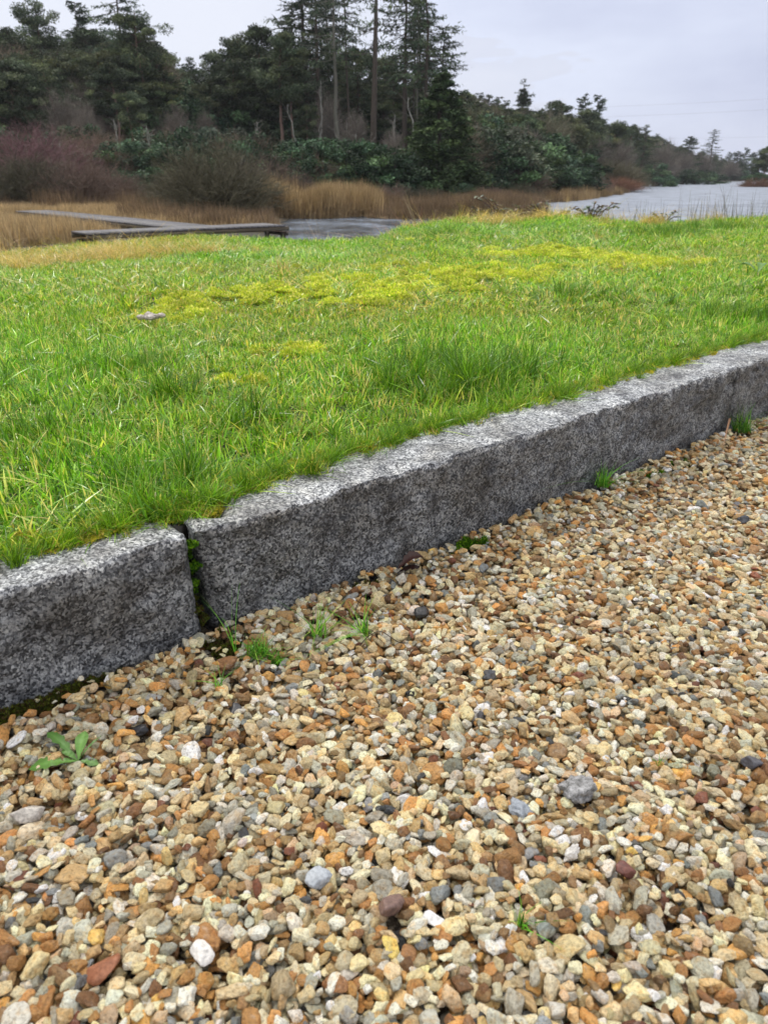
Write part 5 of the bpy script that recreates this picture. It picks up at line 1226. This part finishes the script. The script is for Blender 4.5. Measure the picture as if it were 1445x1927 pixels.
def leaf_mesh(mb, p0, p1, width, lobes, col, arch=.3, rg=None, curl=.2):
    n = 22; p0 = np.array(p0, float); p1 = np.array(p1, float); L = np.linalg.norm(p1 - p0); d = (p1 - p0) / L
    sd = np.cross(d, (0, 0, 1)); sd /= np.linalg.norm(sd); t = np.linspace(0, 1, n)
    Cn = p0 + (p1 - p0) * t[:, None]; Cn[:, 2] += arch * L * np.sin(np.pi * t)
    wv = width * (np.sin(np.pi * np.clip(t, 0, 1) ** 1.5) ** .8) * (1 - .62 * lobes * (np.abs(np.sin(t * 14 + 1))) ** 1.5 * np.clip(1.25 - t, 0, 1)) + width * .05
    V = []
    for i in range(n):
        for j, q in enumerate((-1, -.5, 0, .5, 1)):
            V.append(Cn[i] + sd * q * wv[i] / 2 + np.array([0, 0, abs(q) * wv[i] * curl + (rg.normal(0, .0006) if rg is not None else 0)]))
    Q = [[i * 5 + j, i * 5 + j + 1, (i + 1) * 5 + j + 1, (i + 1) * 5 + j] for i in range(n - 1) for j in range(4)]
    c = np.array([[np.array(col) * (1.35 if j == 2 else 1) for j in range(5)] for _ in range(n)]).reshape(-1, 3)
    mb.add(V, Q, col=c)
x, y, z = gp(148, 1437); rt_e = bpy.data.objects.new('dandelion', None); C.objects.link(rt_e); rt_e.location = (x, y, z + .003); tag(rt_e, 'ragged dandelion weed with nibbled leaves lying on the gravel at the left', 'weed')
rg = np.random.default_rng(8)
for (px, py, wd, lb, zt, cc) in ((55, 1452, .027, .8, .008, (.12, .26, .05)), (92, 1392, .017, 1, .020, (.10, .22, .05)), (163, 1396, .016, .1, .030, (.14, .30, .06)), (187, 1443, .013, .4, .010, (.13, .25, .07)), (196, 1418, .003, 0, .018, (.10, .22, .05)), (118, 1420, .010, .7, .012, (.11, .24, .05))):
    q = gp(px, py); mb = MB(); leaf_mesh(mb, (0, 0, .004), (q[0] - x, q[1] - y, q[2] - z + zt * .35 + .004), wd, lb, cc, .10, rg, .06)
    link('leaf', mb.mesh('leaf', M['leafplain'], smooth=True), rt_e)
# dead leaf, dead blade, dead stems
x, y, z = gp(772, 1078); mb = MB(); rg = np.random.default_rng(12)
leaf_mesh(mb, (-.026, -.012, .016), (.026, .014, .030), .032, .5, (.045, .018, .016), .15, rg, .25); leaf_mesh(mb, (-.024, -.008, .008), (.018, .004, .016), .022, .6, (.03, .014, .012), .2, rg, -.2)
tag(link('dead_leaf', mb.mesh('dead_leaf', M['leafplain'], smooth=True), loc=(x, y, z)), 'crumpled dark reddish brown dead leaf under the long kerb stone', 'leaf')
x, y, z = gp(1358, 852); q = gp(1372, 806); mb = MB(); leaf_mesh(mb, (0, 0, .006), (q[0] - x, q[1] - y, .014), .006, 0, (.45, .26, .16), .1, rg, .3)
tag(link('dead_leaf', mb.mesh('dead_leaf', M['leafplain'], smooth=True), loc=(x, y, z)), 'narrow orange dead leaf lying by the far grass tuft', 'leaf')
def stem(pts2, r, col, label, name='twig'):
    P_ = [gp(a, b) for a, b in pts2]; P_ = np.array([(p[0], p[1], p[2] + .004 + dz) for p, dz in zip(P_, [0, .012, .016, .012, .0, 0][:len(P_)])]); o_ = P_[0].copy(); mb = MB()
    t = np.linspace(0, len(P_) - 1, 18); PP = np.stack([np.interp(t, range(len(P_)), P_[:, i]) for i in range(3)], 1); PP[1:-1] = (PP[:-2] + PP[1:-1] * 2 + PP[2:]) / 4
    mb.tube(PP - o_, r, 5, col=col); tag(link(name, mb.mesh(name, M['leafplain']), loc=o_), label, 'twig')
stem([(672, 1168), (668, 1150), (682, 1138), (700, 1134), (716, 1136)], .0007, (.05, .035, .02), 'thin dark curled stem arching above the broad-bladed tuft')
stem([(676, 1216), (690, 1224), (715, 1228), (750, 1226), (768, 1214)], .0008, (.06, .045, .035), 'thin dark twig lying below the broad-bladed tuft')
stem([(1098, 946), (1104, 952), (1110, 958)], .003, (.03, .025, .022), 'short black stick beside the bright kerb tuft')

# ------------------------------------------------------------------ things standing in the lawn
def lawn_pt(px, py):
    z = .2
    for _ in range(6):
        x, y = on_z(px, py, z); z = float(H(x, y)) + .02
    return x, y, z
x, y, z = lawn_pt(292, 606); mb = MB(); rg = np.random.default_rng(31)
for i in range(9):
    c = np.array([rg.normal(0, .040), rg.normal(0, .018), .014 + rg.uniform(0, .010)]) * np.array([.75, .8, 1]); q = IV3 * (1 + .35 * np.array([mnoise.fractal(Vector(v * 2.5 + i), .7, 2, 4) for v in IV3]))[:, None] * .013; mb.add(q * np.array([1.2, 1, .7]) + c, T=IF3, col=(.55, .50, .46))
tag(link('dead_clump', mb.mesh('dead_clump', M['leafplain'], smooth=True), loc=(x, y, z)), 'pale crusty grey-beige lump lying on the lawn at the left', 'clump')
for px, py, col, lab in ((1424, 520, (.12, .24, .05), 'broad leafy weed in the grass at the right edge of the lawn'),):
    x, y, z = lawn_pt(px, py); r_e = bpy.data.objects.new('leafy_weed', None); C.objects.link(r_e); r_e.location = (x, y, z); tag(r_e, lab, 'weed')
    for i in range(5):
        a = rg.uniform(0, 6.28); L = rg.uniform(.07, .13); mb = MB(); leaf_mesh(mb, (0, 0, .02), (math.cos(a) * L, math.sin(a) * L, .05), .05, .1, col, .2, rg, .1); link('leaf', mb.mesh('leaf', M['leafplain'], smooth=True), r_e)

# ------------------------------------------------------------------ vegetation on the rim of the lawn
def rim_plant(px, topy, Y, label, kind):
    x, _, zt = at_y(px, topy, Y); z0 = float(H(x, Y)) - .02; h = max(zt - z0, .15); rg = np.random.default_rng(int(px)); mb = MB(); mk = MB()
    if kind == 'bramble':
        for i in range(13):
            a = rg.uniform(0, 6.28); L = h * rg.uniform(.5, 1.1); e_ = (math.cos(a) * L, math.sin(a) * L * .5, h * rg.uniform(.45, .95))
            B = limb((0, 0, 0), e_, .25 * h, 9, rg, .02); mb.tube(B, .006, 4, col=(.10, .05, .04))
            for q in range(9):
                o = on_path(B, rg.uniform(.25, 1)); l = rg.uniform(.045, .085); a2 = rg.uniform(0, 6.28); m2 = MB()
                leaf_mesh(m2, o, o + np.array([math.cos(a2) * l, math.sin(a2) * l, rg.uniform(-.3, .4) * l]), l * .6, 0, np.array([(.05, .09, .03), (.04, .07, .035), (.08, .11, .04), (.14, .09, .04)][rg.integers(0, 4)]), .1, None, .05)
                mk.add(np.concatenate(m2.v), np.concatenate(m2.q), col=np.concatenate(m2.c))
        r_e = bpy.data.objects.new('bramble', None); C.objects.link(r_e); r_e.location = (x, Y, z0); tag(r_e, label, 'bramble')
        link('stems', mb.mesh('stems', M['leafplain']), r_e); link('foliage', mk.mesh('foliage', M['leafplain']), r_e); return
    if kind == 'stalks':
        cols = np.array([(.20, .165, .11), (.13, .105, .075), (.11, .12, .06)]); blades(mb, 52, .30, h * .45, h * 1.1, .0085, rg, lean=.22, cols=cols, bend=.3, k=6); nm = 'tall_grass'; cat = 'grass stalks'
    elif kind == 'rust':
        cols = np.array([(.30, .13, .07), (.22, .09, .05), (.38, .20, .12)]); blades(mb, 90, .22, h * .4, h * 1.1, .010, rg, lean=1.1, cols=cols, bend=1.3, k=6); nm = 'dead_bracken'; cat = 'bracken'
    else:
        cols = np.array([(.40, .32, .24), (.30, .23, .17)]); blades(mb, 7, .05, h * .8, h * 1.1, .016, rg, lean=.35, cols=cols, bend=.1, k=4, dirbias=(-.5, 0)); nm = 'dead_reeds'; cat = 'dead reeds'
    tag(link(nm, mb.mesh(nm, M['leafplain']), loc=(x, Y, z0)), label, cat)
rim_plant(960, 366, 10.4, 'leafy bramble standing against the water right of the hummock', 'bramble')
rim_plant(900, 392, 10.6, 'low dark bramble on the rim in front of the small patch of bright water', 'bramble')
rim_plant(1030, 378, 10.3, 'bramble mixed with dry grass on the rim below the river mouth', 'bramble')
rim_plant(1115, 378, 10.1, 'bramble with silvery leaves on the rim at the middle right', 'bramble')
rim_plant(1250, 396, 10.1, 'thin arching bramble on the rim before the river', 'bramble')
rim_plant(1225, 372, 10.2, 'thin upright grass stalks against the water, leftmost clump', 'stalks')
rim_plant(1330, 352, 10.2, 'thin upright grass stalks against the water, middle clump', 'stalks')
rim_plant(1385, 345, 10.2, 'thin upright grass stalks against the water, tallest clump near the right edge', 'stalks')
rim_plant(1440, 360, 10.2, 'thin upright grass stalks against the water, cut by the right edge', 'stalks')
rim_plant(1160, 386, 10.2, 'short dry grass stalks on the rim between the brambles', 'stalks')
rim_plant(790, 382, 10.6, 'rust-brown dead bracken leaning over the rim beside the dark inlet', 'rust')
rim_plant(725, 418, 10.8, 'low rust-brown bracken in front of the dark inlet', 'rust')
rim_plant(840, 388, 10.7, 'reddish dead fronds on the rim left of the bramble', 'rust')
rim_plant(800, 364, 10.7, 'pale leaning dead stems above the rust-brown bracken', 'stems')
rim_plant(612, 404, 10.6, 'pale leaning dead stems in front of the near water', 'stems')
rim_plant(556, 428, 10.6, 'dark sprigs on the rim just right of the boardwalk end', 'stalks')
rim_plant(700, 426, 10.7, 'short brown stalks on the rim where the inlet narrows', 'stalks')
rim_plant(752, 400, 10.8, 'rusty fronds on the rim at the right end of the inlet', 'rust')
rim_plant(860, 384, 10.8, 'upright dry stalks on the hummock', 'stalks')
rim_plant(1000, 362, 10.4, 'twiggy stalks beside the brambles at the river mouth', 'stalks')
rim_plant(640, 424, 10.6, 'dark sprigs in front of the near water', 'stalks')

# ------------------------------------------------------------------ damp air
hm = bpy.data.materials.new('haze'); hm.use_nodes = True; t = hm.node_tree; t.nodes.clear()
o_ = N(t, 'ShaderNodeOutputMaterial'); pv = N(t, 'ShaderNodeVolumePrincipled'); pv.inputs['Color'].default_value = (.88, .92, 1, 1); pv.inputs['Density'].default_value = .0003; pv.inputs['Anisotropy'].default_value = .2
t.links.new(pv.outputs[0], o_.inputs['Volume'])
mb = MB(); mb.box((0, 0, 16.4), (1100, 1100, 19.8)); tag(link('haze', mb.mesh('haze', hm)), kind='stuff')
